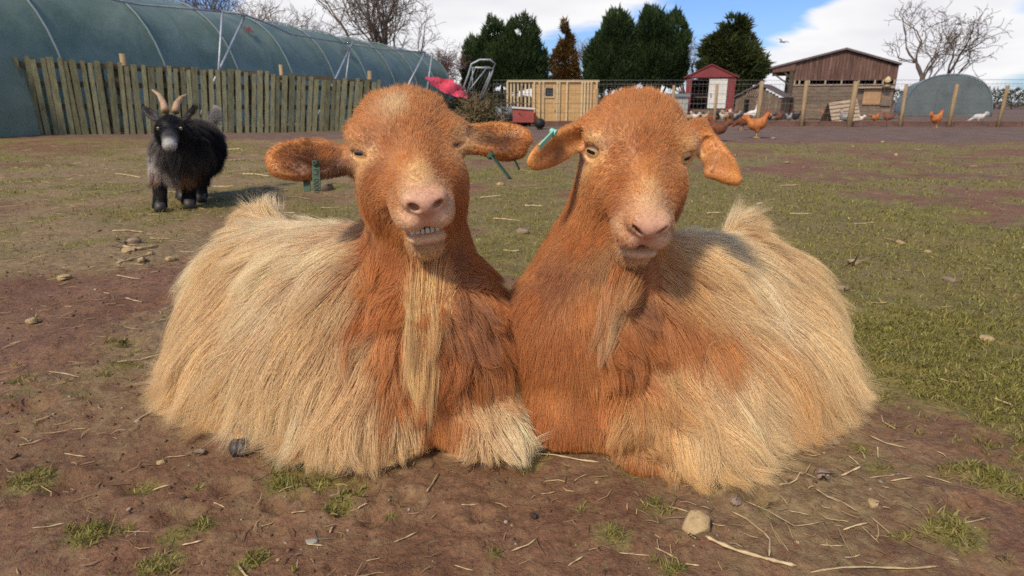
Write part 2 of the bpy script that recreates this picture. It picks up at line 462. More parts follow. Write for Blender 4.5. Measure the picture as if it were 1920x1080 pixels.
def skin_mat():
    m, nt, b = new_mat('goat skin'); N = nt.nodes; L = nt.links
    at = N.new('ShaderNodeAttribute'); at.attribute_name = 'hue'
    tc = N.new('ShaderNodeTexCoord'); n1 = N.new('ShaderNodeTexNoise'); n1.inputs['Scale'].default_value = 260; n1.inputs['Detail'].default_value = 4
    L.new(tc.outputs['Object'], n1.inputs[0])
    mx = N.new('ShaderNodeMix'); mx.data_type = 'RGBA'; mx.blend_type = 'MULTIPLY'; mx.inputs['Factor'].default_value = .45
    cr = N.new('ShaderNodeMapRange'); cr.inputs[1].default_value = .3; cr.inputs[2].default_value = .65; cr.inputs[3].default_value = .55; cr.inputs[4].default_value = 1.15
    L.new(n1.outputs['Fac'], cr.inputs[0]); L.new(at.outputs['Color'], mx.inputs['A']); L.new(cr.outputs[0], mx.inputs['B'])
    L.new(mx.outputs['Result'], b.inputs['Base Color']); b.inputs['Roughness'].default_value = .5; b.inputs['Specular IOR Level'].default_value = .35
    b.inputs['Subsurface Weight'].default_value = .15; b.inputs['Subsurface Radius'].default_value = (.6, .25, .15); b.inputs['Subsurface Scale'].default_value = .01
    bp = N.new('ShaderNodeBump'); bp.inputs['Strength'].default_value = .25; bp.inputs['Distance'].default_value = .002
    L.new(n1.outputs['Fac'], bp.inputs['Height']); L.new(bp.outputs[0], b.inputs['Normal'])
    return m
M_skin = skin_mat()
def body_obj(name, fld, gd, parent, origin):
    o = mesh_obj(name, fld.V - origin, fld.Q, M_skin, parent, True)
    g = gd.at(fld.V)
    c = g[:, 5:8].copy()
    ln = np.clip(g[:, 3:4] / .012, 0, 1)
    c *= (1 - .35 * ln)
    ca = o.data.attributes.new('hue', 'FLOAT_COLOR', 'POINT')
    ca.data.foreach_set('color', np.concatenate([np.clip(c, 0, 1), np.ones((len(c), 1))], 1).astype(np.float32).ravel())
    return o
def coat(parent, fld, gd, origin, specs, mat, streak=.22, vis=True):
    """specs: (name, count, points, (min length, max length), locks, radius, region function)"""
    def wf(c):
        n = fld.n(c); v = EYE - c; v /= np.linalg.norm(v, axis=1, keepdims=True)
        return np.where((n * v).sum(1) > -.25, 1.0, .28)
    for name, count, npt, (lo, hi), locks, rad, clst, rnd, dens in specs:
        def w2(c):
            L = gd.at(c)[:, 3]
            w = wf(c) * ((L > lo) & (L <= hi))
            if dens is not None: w = w * dens(c)
            return w
        cent = fld.V[fld.Q].mean(1)
        roots = sample_surface(fld.V, fld.Q, count, w2)
        roots = roots[roots[:, 2] > .002]
        lm = np.clip(rng.normal(.95, .28, len(roots)), .35, 1.5)
        pts, L, g = grow(fld, gd, roots, npt, lm, rnd)
        cc = g[:, 5:8].copy()
        hues = rng.normal(0, 1 if name == 'fur' else .62, len(roots))
        if locks:
            for nl, st in locks:
                pr = sample_surface(fld.V, fld.Q, nl, w2); pr = pr[pr[:, 2] > .002]
                pl = np.clip(rng.normal(1.02, .17, len(pr)), .55, 1.35)
                pp, PL, _ = grow(fld, gd, pr, npt, pl, .30 if nl < 1000 else .2, 1.0, .002)
                tw = np.linspace(0, 1, npt)[None, :, None]; pw = rng.normal(0, 1, (len(pr), 3)); pph = rng.random((len(pr), 1, 1)) * 6.28
                pp = pp + pw[:, None] * (tw * np.sin(tw * 5.5 + pph)) * (PL[:, None, None] * .055)
                sv = np.clip(st + rng.normal(0, .18, len(roots)), 0, .97)
                pts, j = clump(pts, roots, pp, pr, sv)
                hues = hues * .85 + rng.normal(0, 1, nl)[:len(pr)][j] * (.22 if nl < 1000 else .5)
        # stray wander
        wob = rng.normal(0, 1, (len(roots), 3)) ; t = np.linspace(0, 1, npt)[None, :, None]
        ph = rng.random((len(roots), 1, 1)) * 6.28
        pts = pts + wob[:, None] * t ** 1.5 * (L[:, None, None] * clst) + np.sin(t * 7 + ph) * wob[:, None, ::-1] * L[:, None, None] * clst * .25
        pts[:, :, 2] = np.maximum(pts[:, :, 2], .002)
        pts[:, 0] = roots - fld.n(roots) * .001
        hues = np.clip(hues, -2.2, 1.3)
        cc *= np.exp(hues * (streak * .60 if name == 'fur' else streak))[:, None]
        cc *= (1 + vnoise(roots, 30, 9) * .05)[:, None]
        if name != 'fur':
            mm = (vnoise(roots * np.array([1, 1, .35]), 48, 5) > .30)[:, None]      # stripes of redder hair in the long coat
            red = np.array([.46, .19, .07])
            cr = (cc.sum(1, keepdims=True) > 1.0)
            cc = np.where(mm & cr & (rng.random((len(cc), 1)) < .34), cc * .55 + red * .45, cc)
        rr = rad * np.exp(rng.normal(0, .22, len(roots)))
        hair_obj(name, pts - origin, rr, cc, parent, mat)
# ------------------------------------------------------------------ the two lying goats
class HeadFrame:
    def __init__(s, O, nose, right):
        s.O = np.array(O); s.F = nrm(np.array(nose) - s.O)
        x = np.array(right, float); x -= s.F * (x @ s.F); s.X = nrm(x)
        s.N = np.cross(s.X, s.F)
        if s.N @ Uv < 0: s.N = -s.N
        s.M = np.stack([s.X, s.F, s.N])
    def __call__(s, x, f, n): return s.O + s.X * x + s.F * f + s.N * n
    def loc(s, X, Y, Z):
        px, py, pz = X - s.O[0], Y - s.O[1], Z - s.O[2]
        return [s.M[i, 0] * px + s.M[i, 1] * py + s.M[i, 2] * pz for i in range(3)]
    def rot(s, ang, ax='f'):
        """local frame turned about F, X or N"""
        c, n = math.cos(ang), math.sin(ang); X, F, N = s.M
        if ax == 'f': return np.stack([X * c + N * n, F, -X * n + N * c])
        if ax == 'x': return np.stack([X, F * c + N * n, -F * n + N * c])
        return np.stack([X * c + F * n, -X * n + F * c, N])

EYEC = (.0700, -.010, -.024)
def eye_axes(H, s):
    C = H(s * EYEC[0], EYEC[1], EYEC[2])
    od = nrm(H.X * s * .56 + H.N * .20 + H.F * .74)
    up = nrm(H.N - od * (H.N @ od)); sd = np.cross(up, od)
    return C, sd, up, od
def head_prims(S, H, smile, lid, chk=1.0):
    e = S.ell; c = S.cap
    e(H(0, -.050, -.044), (.089, .085, .074), H.M, .03)            # cranium
    e(H(0, -.050, .012), (.066, .055, .040), H.M, .04)             # poll and brow dome
    c(H(0, .0, -.030), H(0, .125, -.047), .050, .026, .035)        # bridge
    for s in (-1, 1):
        e(H(s * .051, .000, -.090), (.036 * chk, .070, .056), H.M, .03)  # cheek
        e(H(s * .068, -.020, -.002), (.028, .030, .020), H.M, .02)        # brow
        e(H(s * .0195, .134, -.077), (.0235, .032, .022), H.M, .012)        # upper lip half
        e(H(s * .0200, .150, -.045), (.0135, .018, .0145), H.M, .009)        # nostril wing
        c(H(s * .045, .025, -.055), H(s * .023, .112, -.064), .030, .018, .03)
    e(H(0, .148, -.049), (.021, .026, .021), H.M, .012)            # nose pad
    c(H(0, .00, -.125), H(0, .098, -.120), .048, .026, .035)       # jaw
    e(H(0, .112, -.137), (.026, .025, .022), H.M, .016)            # chin
    e(H(0, .137, -.1135), (.030, .0165, .0095), H.M, .008)           # lower lip
    def mouth(X, Y, Z):
        x, f, n = H.loc(X, Y, Z)
        ncen = smile[7] + smile[0] * x * x + smile[1] * x
        half = smile[2] * np.clip(1 - (x / smile[3]) ** 2, -1, 1)
        q = np.abs(n - ncen) - half
        deep = -(f - (.118 - 3.0 * x * x))
        side = np.abs(x) - smile[3]
        return np.maximum(np.maximum(q * .8, deep), side)
    S.fn(mouth, .003, True)
    for s in (-1, 1):
        M = H.rot(s * smile[4], 'f')                                # nostrils: slanting comma-shaped holes
        e(H(s * .0172, .170, -.0500), (smile[5], .020, smile[6]), M, .004, True)
    c(H(0, .180, -.066), H(0, .170, -.094), .0026, .0022, .005, True)    # philtrum
    for s, L_ in ((-1, lid[0]), (1, lid[1])):
        C, sd, up, od = eye_axes(H, s)
        M = np.stack([sd, up, od])
        e(C, (.0250, .0232, .0222), M, .010)                        # lids round the eyeball
        Mt = np.stack([nrm(sd + up * L_[2] * s), nrm(up - sd * L_[2] * s), od])
        e(C + od * .022 + up * L_[1], (.0180, L_[0], .014), Mt, .003, True)   # opening between the lids
def eye_objs(H, parent, origin, mat):
    for s in (-1, 1):
        C, sd, up, od = eye_axes(H, s)
        bm = bmesh.new(); bmesh.ops.create_uvsphere(bm, u_segments=32, v_segments=20, radius=.0186)
        me = bpy.data.meshes.new('eye'); bm.to_mesh(me); bm.free(); me.materials.append(mat)
        for p in me.polygons: p.use_smooth = True
        o = bpy.data.objects.new('eye', me); col.objects.link(o); o.parent = parent
        Mx = Matrix(((sd[0], up[0], od[0]), (sd[1], up[1], od[1]), (sd[2], up[2], od[2]))).to_4x4()
        o.matrix_local = Matrix.Translation(Vector(C - origin)) @ Mx
def eye_mat():
    m, nt, b = new_mat('goat eye'); N = nt.nodes; L = nt.links
    tc = N.new('ShaderNodeTexCoord'); sp = N.new('ShaderNodeSeparateXYZ'); L.new(tc.outputs['Object'], sp.inputs[0])
    def mth(op, a, b_=None, cl=False):
        n = N.new('ShaderNodeMath'); n.operation = op; n.use_clamp = cl
        for i, v in enumerate((a, b_)):
            if v is None: continue
            if hasattr(v, 'is_output'): L.new(v, n.inputs[i])
            else: n.inputs[i].default_value = v
        return n.outputs[0]
    r2 = mth('SQRT', mth('ADD', mth('MULTIPLY', sp.outputs[0], sp.outputs[0]), mth('MULTIPLY', sp.outputs[1], sp.outputs[1])))
    px = mth('DIVIDE', sp.outputs[0], .0080); py = mth('DIVIDE', sp.outputs[1], .0030)
    pw = mth('ADD', mth('POWER', mth('ABSOLUTE', px), 4.0), mth('POWER', mth('ABSOLUTE', py), 4.0))
    pup = mth('LESS_THAN', pw, 1.0)
    cr = N.new('ShaderNodeValToRGB'); L.new(mth('DIVIDE', r2, .0186), cr.inputs[0]); el = cr.color_ramp.elements
    el[0].position = .0; el[0].color = (.42, .26, .11, 1); el[1].position = .80; el[1].color = (.03, .015, .01, 1)
    k = el.new(.62); k.color = (.55, .36, .16, 1); k = el.new(.72); k.color = (.10, .05, .02, 1)
    mx = N.new('ShaderNodeMix'); mx.data_type = 'RGBA'; L.new(pup, mx.inputs['Factor']); L.new(cr.outputs[0], mx.inputs['A']); mx.inputs['B'].default_value = (.004, .004, .005, 1)
    L.new(mx.outputs['Result'], b.inputs['Base Color']); b.inputs['Roughness'].default_value = .08; b.inputs['Coat Weight'].default_value = 1; b.inputs['Coat Roughness'].default_value = .03
    return m
M_eye = eye_mat()
M_tooth = M_simple('goat tooth', (.64, .58, .47), .35, .5, .15, 200, .05)
M_hoof = M_simple('hoof horn', (.05, .04, .035), .5, .4, .3, 60, .3)
M_tagd = M_simple('dark green tag plastic', (.05, .085, .05), .7, .25, .2, 80, .1)
M_tagl = M_simple('mint tag plastic', (.22, .52, .40), .4, .4, .12, 80, .08)
M_ink = M_simple('black print', (.01, .01, .01), .6, .2, .1, 80, 0)

def teeth(H, parent, origin, n, x0, x1, smile, lift):
    for i in range(n):
        t = (i + .5) / n; x = x0 + (x1 - x0) * t
        w = (x1 - x0) / n * (.90 + .07 * math.sin(i * 2.3))
        nc = smile[7] + smile[0] * x * x + smile[1] * x + lift
        f = .1385 - 2.8 * x * x
        m = MB(); Rm = Matrix([[*map(float, H.X)], [*map(float, H.F)], [*map(float, H.N)]]).transposed()
        a = math.atan(-5 * x)
        rr = Rm @ Matrix.Rotation(a, 3, 'Z')
        m.box(H(x, f, nc) - origin, (w, .004, .0125 + .0014 * math.sin(i * 5)), rr, .90)
        o = m.build('tooth', M_tooth, parent)
        bv = o.modifiers.new('bevel', 'BEVEL'); bv.width = .0018; bv.segments = 3

def ear_tag(parent, origin, top, tip, side, nor, w, mat, text=None, stud=True):
    """flag of an ear tag with its round stud"""
    top, tip = np.array(top), np.array(tip); dn = nrm(tip - top); sd = nrm(np.array(side) - dn * (np.array(side) @ dn)); no = nrm(np.cross(dn, sd))
    if no @ np.array(nor) < 0: no = -no
    m = MB(); L = np.linalg.norm(tip - top); th = .0022
    poly = []
    for a, b in ((-.25, .0), (-.5, .22), (-.5, .97), (-.42, 1), (.42, 1), (.5, .97), (.5, .22), (.25, .0)):
        poly.append(top + sd * a * w + dn * b * L - origin)
    m.prism(poly, no * th)
    o = m.build('ear_tag', mat, parent)
    if stud:
        s = MB(); c = top + dn * L * .08 - origin
        s.tube([c - no * .003, c + no * .007], [w * .42, w * .36], 16)
        s.tube([c + no * .007, c + no * .0085], [w * .36, w * .2], 16)
        so = s.build('tag_stud', mat, o, False)
        q = MB(); q.tube([c + no * .0084, c + no * .0090], [w * .17, w * .17], 12); q.build('stud_hole', M_ink, o)
    if text:
        cu = bpy.data.curves.new('tag_text', 'FONT'); cu.body = text; cu.size = w * .95; cu.align_x = 'LEFT'; cu.align_y = 'CENTER'; cu.extrude = .0002
        tmp = bpy.data.objects.new('tmp', cu); col.objects.link(tmp); bpy.context.view_layer.update()
        me = bpy.data.meshes.new_from_object(tmp.evaluated_get(bpy.context.evaluated_depsgraph_get())); bpy.data.objects.remove(tmp); me.materials.clear(); me.materials.append(M_ink)
        t = bpy.data.objects.new('tag_text', me); col.objects.link(t); t.parent = o
        X = dn; Z = no; Y = np.cross(Z, X)
        Mx = Matrix(((X[0], Y[0], Z[0]), (X[1], Y[1], Z[1]), (X[2], Y[2], Z[2]))).to_4x4()
        t.matrix_local = Matrix.Translation(Vector(top + dn * L * .26 + no * (th + .0003) - origin)) @ Mx
    return o
def frame3(long, wide):
    l = nrm(long); w = np.array(wide, float); w = nrm(w - l * (w @ l)); return np.stack([l, w, np.cross(l, w)])

def face_guides(H, op):
    G = [('L', H, 0, .105, -.005, 0, -1, 0, 5, .25, 'tan'), ('L', H, 0, .140, -.018, 0, -1, 0, 3.6, .25, 'muz'), ('L', H, 0, .162, -.030, 0, -1, 0, 2.2, .2, 'pinkl'), ('L', H, 0, .174, -.044, 0, -1, 0, 0, .2, 'pink'), ('L', H, 0, .172, -.062, 0, 0, -1, 0, .1, 'pink'),
         ('L', H, 0, .168, -.078, 0, 0, -1, 0, .1, 'lip'), ('L', H, 0, .160, -.092, 0, 0, -1, 0, .1, 'pinkl'), ('L', H, 0, .152, -.1115, 0, 0, -1, 0, .1, 'pink'), ('L', H, 0, .145, -.121, 0, -.2, -1, 4, .3, 'muz'),
         ('L', H, 0, .130, -.142, 0, -.5, -1, 12, .4, 'tan'), ('L', H, 0, .108, -.162, 0, -.4, -1, 26, .4, 'orange')]
    for s in (-1, 1):
        G += [('L', H, s * .020, .170, -.048, s, 0, 0, 0, .1, 'pink'), ('L', H, s * .030, .150, -.036, s, -.5, .2, 3.2, .2, 'muz'), ('L', H, s * .020, .163, -.072, s, 0, -.5, 2.0, .2, 'pinkl'), ('L', H, s * .034, .148, -.070, s, -.5, -.3, 3.6, .22, 'muz'),
              ('L', H, s * .042, .125, -.070, s, -.8, -.2, 5, .22, 'muz'), ('L', H, s * .048, .095, -.065, s * .7, -1, -.2, 9, .2, 'orange'), ('L', H, s * .022, .156, -.091, s * .5, 0, -1, 3.0, .2, 'muz'), ('L', H, s * .038, .128, -.094, s, -.5, -.5, 5, .2, 'muz'),
              ('L', H, s * .020, .146, -.114, s * .4, -.1, -1, 2.8, .25, 'muz'), ('L', H, s * .028, .128, -.128, s * .6, -.3, -1, 9, .3, 'muz'), ('L', H, s * .028, .110, -.146, s * .5, -.3, -1, 18, .35, 'tan'), ('L', H, s * .040, .07, -.140, s * .4, -.4, -1, 22, .25, 'orange'), ('L', H, s * .045, .10, -.110, s * .6, -.5, -.8, 13, .2, 'orange')]
        C, sd, up, od = eye_axes(H, s); q = H.M @ (C + od * .021 - H.O)
        G += [('L', H, *q, s, 0, 0, 0, .1, 'pinkl')]
        for (a, b, ln, cl) in ((0, op + .010, 5, 'tan'), (0, -op - .009, 3.5, 'tan'), (.024, 0, 4, 'tan'), (-.024, 0, 4, 'orange'), (0, op + .024, 9, 'orange'), (.014, op + .005, 3, 'pinkl'), (-.014, -op - .004, 2.5, 'pinkl')):
            q = H.M @ (C + od * .014 + sd * a + up * b - H.O); G += [('L', H, *q, s * .5, -.6 if b < 0 else -.3, .9 if b > 0 else -.8, ln, .25, cl)]
    return G
# ---------------- goat A: grinning, on the left
OA = np.array([-.15, 1.05, 0.0])
HA = HeadFrame(P(764, 254, .985), P(798, 336, .83), P(862, 258, .995) - P(660, 279, .955))
SA = Sdf()
SA.ell(P(785, 400, 1.07), (.066, .08, .09), None, .04)
SA.cap(P(772, 400, 1.12), P(815, 610, 1.11), .074, .122, .05)
SA.ell(P(828, 665, 1.10), (.137, .125, .135), None, .05)
SA.cap(P(700, 585, 1.20), P(518, 560, 1.40), .158, .158, .06)
SA.ell(P(480, 640, 1.32), (.135, .14, .13), None, .05)
SA.ell(P(610, 700, 1.18), (.18, .14, .13), None, .08)
SA.ell(P(490, 700, 1.24), (.12, .12, .09), None, .08)
SA.ell(P(700, 790, 1.07), (.12, .09, .075), None, .07)
SA.ell(P(905, 790, 1.05), (.075, .08, .055), None, .04)
SA.cap(P(497, 425, 1.43), P(484, 400, 1.45), .035, .018, .04)            # tail
head_prims(SA, HA, (10.0, .08, .0046, .036, .55, .0092, .0058, -.101), ((.0070, -.001, .10), (.0066, -.001, -.05)), 1.05)
SA.cap(P(452, 768, 1.09), P(449, 815, 1.045), .018, .014, .01)          # pastern showing under the coat
SA.cap(P(449, 815, 1.045), P(452, 836, 1.030), .014, .011, .006)
# ears
def ear_ops(S, base, tip, wide, w, th, cup, k=.012):
    base, tip = np.array(base), np.array(tip); M = frame3(tip - base, wide); L = np.linalg.norm(tip - base)
    c = (base + tip) / 2
    if M[2] @ Fv > 0: M[2] = -M[2]                                      # third axis towards the camera side
    S.ell(c, (L * .54, w, th), M, k)
    S.cap(base - M[0] * .02, base + M[0] * L * .35, .020, w * .45, .02)
    S.ell(c + M[2] * th * cup[0] + M[0] * L * .02, (L * .47, w * cup[1], th * cup[2]), M, .005, True)
    return M, c, L
MA1, cA1, LA1 = ear_ops(SA, P(650, 300, 1.01), P(503, 296, .985), Uv + Fv * .35, .036, .015, (1.2, .88, 1.35))
SA.ell(P(548, 318, .985), (.034, .020, .013), None, .015)
SA.ell(P(560, 308, .955), (.045, .024, .020), None, .006, True)
MA2, cA2, LA2 = ear_ops(SA, P(868, 262, 1.03), P(994, 258, 1.04), Uv + Fv * .5 - Rv * .1, .033, .016, (1.2, .86, 1.30))
SA.ell(P(950, 285, 1.035), (.032, .020, .014), None, .012)
fldA = Field(SA, (-.80, .70, -.01), (.09, 1.60, .66), (-.42, .72, .30), (.05, 1.06, .60), .011, .0027)
GA = Guides(fldA, face_guides(HA, .006) + [
    # back and flank of the long coat
    (640, 412, -1, .12, 90, .12, 'white'), (560, 415, -1, .1, 95, .12, 'white'), (520, 400, -.9, -.4, 55, .35, 'white'), (488, 388, -.4, -.8, 40, .5, 'tan'),
    (500, 410, -.8, -.5, 70, .4, 'cream'), (455, 420, -1, .35, 90, .3, 'white'), (420, 450, -.7, .8, 120, .2, 'white'), (470, 460, -.75, .7, 130, .1, 'cream'),
    (560, 470, -.85, .55, 150, .08, 'white'), (640, 470, -.85, .5, 150, .08, 'white'), (390, 520, -.42, .9, 170, .15, 'cream'), (460, 540, -.6, .8, 180, .06, 'cream'),
    (540, 560, -.7, .75, 190, .06, 'white'), (620, 560, -.75, .7, 150, .06, 'cream'), (670, 540, -.5, .9, 90, .08, 'cream'), (665, 470, -.6, .8, 60, .1, 'white'),
    (360, 600, -.3, .95, 190, .12, 'cream'), (430, 620, -.45, .9, 200, .08, 'cream'), (500, 640, -.45, .9, 200, .06, 'cream'), (580, 640, -.5, .9, 200, .06, 'cream'),
    (640, 640, -.35, 1, 190, .06, 'cream'), (690, 640, -.15, 1, 150, .06, 'cream'), (345, 690, -.4, .9, 140, .12, 'cream'), (410, 700, -.35, .9, 160, .1, 'cream'),
    (480, 720, -.15, 1, 170, .1, 'white'), (560, 730, -.05, 1, 170, .1, 'white'), (640, 730, -.05, 1, 160, .08, 'cream'), (700, 740, .0, 1, 150, .08, 'cream'),
    (370, 750, -.45, .9, 100, .12, 'cream'), (430, 780, -.1, 1, 80, .08, 'tan'), (520, 800, .1, 1, 120, .12, 'cream'), (620, 810, .2, 1, 110, .12, 'cream'), (720, 820, .35, 1, 90, .1, 'cream'),
    (780, 830, .3, 1, 50, .06, 'tan'), (830, 845, 0, 1, 22, .05, 'orange'), (450, 795, 0, 1, 10, .1, 'tan'), (450, 812, 0, 1, 5, .1, 'tan'), (450, 828, 0, 1, 5, .1, 'tan'),
    # neck and breast
    (700, 520, -.15, 1, 62, .12, 'orange'), (690, 580, -.1, 1, 75, .08, 'rust'), (740, 560, 0, 1, 70, .08, 'rust'), (735, 640, -.05, 1, 70, .07, 'orange'),
    (740, 720, 0, 1, 80, .07, 'orange'), (750, 780, .1, 1, 80, .07, 'cream'), (800, 560, .05, 1, 60, .08, 'orange'), (810, 650, .03, 1, 60, .07, 'rust'), (820, 740, 0, 1, 45, .06, 'rust'),
    (825, 790, 0, 1, 35, .06, 'orange'), (862, 800, 0, 1, 32, .06, 'orange'), (800, 820, 0, 1, 32, .06, 'orange'), (870, 560, .2, 1, 60, .1, 'brown'), (885, 620, .25, 1, 65, .1, 'brown'), (930, 560, .45, .9, 60, .16, 'rust'), (915, 500, .4, .9, 55, .2, 'rust'),
    (940, 640, .3, 1, 75, .12, 'rust'), (890, 700, .1, 1, 60, .07, 'rust'), (955, 700, .25, 1, 90, .12, 'tan'), (900, 770, .08, 1, 85, .08, 'cream'), (950, 790, .2, 1, 95, .12, 'white'),
    (970, 800, .3, 1, 90, .15, 'white'), (880, 820, .1, 1, 60, .08, 'cream'), (840, 700, .02, 1, 50, .07, 'rust'),
    # head
    (765, 172, 0, -1, 30, .5, 'orange'), (745, 205, -.05, -1, 24, .35, 'cream'), (785, 205, .05, -1, 24, .35, 'orange'), (765, 235, 0, -1, 18, .3, 'orange'), (700, 190, -.6, -.8, 30, .5, 'orange'), (830, 188, .6, -.8, 28, .5, 'orange'),
    (655, 230, -.9, -.5, 26, .5, 'orange'), (690, 245, -.5, -.8, 18, .3, 'orange'), (835, 240, .5, -.8, 18, .3, 'orange'), (870, 225, .9, -.4, 22, .4, 'orange'),
    (725, 270, -.2, -.9, 14, .25, 'rust'), (800, 270, .3, -.9, 14, .25, 'orange'), (760, 300, 0, -.8, 10, .3, 'orange'), (790, 330, 0, -.8, 6.5, .3, 'tan'), (820, 315, .6, -.5, 9, .2, 'rust'),
    (670, 268, -.5, -.6, 8, .25, 'orange'), (672, 298, -.4, .7, 5, .2, 'tan'), (858, 250, .4, -.6, 6, .2, 'tan'), (862, 282, .5, .7, 5, .2, 'tan'),
    (735, 335, -.8, .2, 12, .2, 'orange'), (700, 330, -.8, .3, 14, .2, 'rust'), (665, 340, -.6, .9, 20, .25, 'orange'), (690, 390, -.5, .8, 20, .18, 'rust'), (660, 400, -.4, 1, 26, .25, 'orange'),
    (740, 385, -.7, .5, 12, .18, 'orange'), (730, 430, -.5, .8, 16, .18, 'orange'), (690, 450, -.25, 1, 35, .15, 'rust'), (735, 480, -.3, 1, 26, .15, 'rust'), (880, 320, .4, 1, 18, .25, 'orange'), (850, 330, .7, .4, 13, .2, 'rust'),
    (878, 390, .3, 1, 28, .25, 'rust'), (862, 380, .6, .7, 14, .18, 'rust'), (872, 450, .2, 1, 35, .2, 'rust'), (860, 470, .3, 1, 22, .15, 'brown'), (705, 500, -.1, 1, 50, .12, 'orange'), (880, 500, .2, 1, 45, .15, 'rust'),
    # ears: rims, then the hollow with its shade put into the hair colour
    (515, 275, -.6, -.6, 4.5, .4, 'orange'), (505, 300, -1, .1, 4.5, .4, 'orange'), (520, 332, -.6, .8, 4.5, .4, 'orange'), (560, 262, -.2, -1, 4.5, .35, 'orange'), (610, 258, 0, -1, 10.5, .4, 'orange'), (545, 345, -.2, 1, 4.5, .4, 'orange'),
    (530, 298, -.8, .3, 4.5, .35, 'brownr'), (545, 312, -.8, .3, 4, .3, 'brownr'), (575, 318, -.8, .3, 4, .3, 'earshade'), (548, 288, -.8, .3, 4, .3, 'brownr'), (555, 300, -.8, .3, 5, .35, 'earshade'), (575, 300, -.5, .7, 15.0, .4, 'brownr'), (590, 295, -.5, .7, 10.0, .3, 'earshade'), (600, 305, -.4, 1, 12, .3, 'earshade'), (610, 280, -.4, 1, 22.5, .3, 'rust'), (635, 305, -.2, 1, 19.5, .3, 'earshade'), (560, 320, -.5, .7, 5.0, .3, 'earshade'), (600, 325, -.3, .8, 4.0, .2, 'earshade'), (638, 320, 0, 1, 4.0, .2, 'earshade'), (575, 335, -.1, 1, 4.0, .3, 'rust'),
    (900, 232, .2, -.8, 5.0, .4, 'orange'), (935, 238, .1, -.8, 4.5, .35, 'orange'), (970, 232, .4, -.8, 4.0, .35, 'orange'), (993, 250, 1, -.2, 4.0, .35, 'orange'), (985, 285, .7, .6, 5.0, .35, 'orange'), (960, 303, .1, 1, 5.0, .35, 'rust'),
    (915, 262, .6, .6, 16.5, .35, 'earshade'), (892, 262, .5, .8, 12.0, .3, 'earshade'), (950, 262, .7, .3, 4.5, .3, 'earshade'), (940, 275, .7, .3, 4, .3, 'earshade'), (970, 265, .7, .3, 4.5, .3, 'brownr'), (930, 295, .3, .9, 4.0, .3, 'rust'), (900, 285, .3, .8, 3.0, .3, 'rust'),
])
goatA = tag(empty('goat', OA), 'orange and cream long haired goat lying with a toothy grin and squinting eyes', 'goat', 'two long haired goats lying side by side')
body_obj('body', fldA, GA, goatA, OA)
eye_objs(HA, goatA, OA, M_eye)
smA = (10.0, .08, 0, 0, 0, 0, 0, -.101)
teeth(HA, goatA, OA, 7, -.024, .028, smA, -.0030)
NH = HAIRQ
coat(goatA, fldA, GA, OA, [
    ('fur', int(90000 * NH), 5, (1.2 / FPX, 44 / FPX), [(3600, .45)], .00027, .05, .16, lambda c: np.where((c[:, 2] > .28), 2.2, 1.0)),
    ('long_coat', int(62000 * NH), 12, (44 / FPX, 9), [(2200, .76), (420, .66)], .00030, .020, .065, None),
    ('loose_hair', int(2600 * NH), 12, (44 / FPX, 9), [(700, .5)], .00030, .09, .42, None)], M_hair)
MBh = MB()
for s_ in (0, 1):
    a = P(446 + 9 * s_, 830, 1.035 - .004 * s_); b = P(444 + 14 * s_, 850, 1.012)
    MBh.tube([a - OA, (a + b) / 2 - OA, b - OA], [.0115, .0135, .0095], 10)
MBh.build('hoof', M_hoof, goatA, True)

def beard(parent, origin, fld, src, tip, n, spread, mat, c0, c1):
    """long strands from under the jaw, gathered into locks towards their tips; src = line under the chin"""
    base = np.array([fld.hit(src[0][0] + (src[1][0] - src[0][0]) * k / 24, src[0][1] + (src[1][1] - src[0][1]) * k / 24) for k in range(25)])
    rt = np.clip(rng.beta(1.7, 1.7, n), 0, .999); k = (rt * 24).astype(int); f = rt * 24 - k
    p0 = base[k] * (1 - f)[:, None] + base[k + 1] * f[:, None]
    p0 = p0 + Uv * rng.normal(-.012, .022, n)[:, None] + Fv * (.008 + rng.random(n) * .016)[:, None] + Rv * rng.normal(0, .004, n)[:, None]
    nt = 16
    tips = np.array([np.array(tip[i % len(tip)]) + Rv * rng.normal(0, .006) + Uv * rng.normal(0, .012) for i in range(nt)])
    tips = tips[np.argsort(tips @ Rv)]
    sel = np.clip((rt * nt + rng.normal(0, 1.6, n)).astype(int), 0, nt - 1); tp = tips[sel]
    llen = np.clip(rng.beta(2.6, 1.5, nt) * 1.1, .35, 1.05)
    Lf = np.clip(llen[sel] * rng.normal(.9, .16, n), .2, 1.05)
    K = 14; tt = np.linspace(0, 1, K)
    pts = np.empty((n, K, 3)); jit = rng.normal(0, spread, (n, 3)) * np.array([1, .6, .2])
    lw = rng.normal(0, 1, (nt, 3))[sel] * .005; ph = (rng.random(nt) * 6.28)[sel] + rng.normal(0, .3, n)
    for i, t in enumerate(tt):
        s_ = t * Lf
        e = 1 - (1 - s_) ** 1.7
        q = p0 + (tp - p0) * np.stack([e, s_, s_], 1) + jit * (s_ * (1.15 - s_))[:, None] * 1.5
        q = q + Fv * (-.016 * np.sin(np.pi * s_))[:, None] + lw * (np.sin(s_ * 8 + ph) * s_)[:, None]
        d = fld.d(q); m = d < .006
        if m.any() and i > 0: q[m] += fld.n(q[m]) * (.006 - d[m])[:, None]
        pts[:, i] = q
    h = rng.normal(0, .12, n) + rng.normal(0, .16, nt)[sel]
    mixx = np.clip(1.35 - rt * 1.1 + rng.normal(0, .2, n), 0, 1)[:, None]
    cc = (np.array(c1) * mixx + np.array(c0) * (1 - mixx)) * np.exp(h)[:, None]
    hair_obj('beard', pts - origin, .00030 * np.exp(rng.normal(0, .25, n)), cc, parent, mat)
M_beard = hair_mat('beard hair', 1.0, (.50, .175, .035), span=.46, hold=.10)
M_beardb = hair_mat('ginger beard hair', 1.0, (.50, .175, .035), span=1.0, hold=.42)
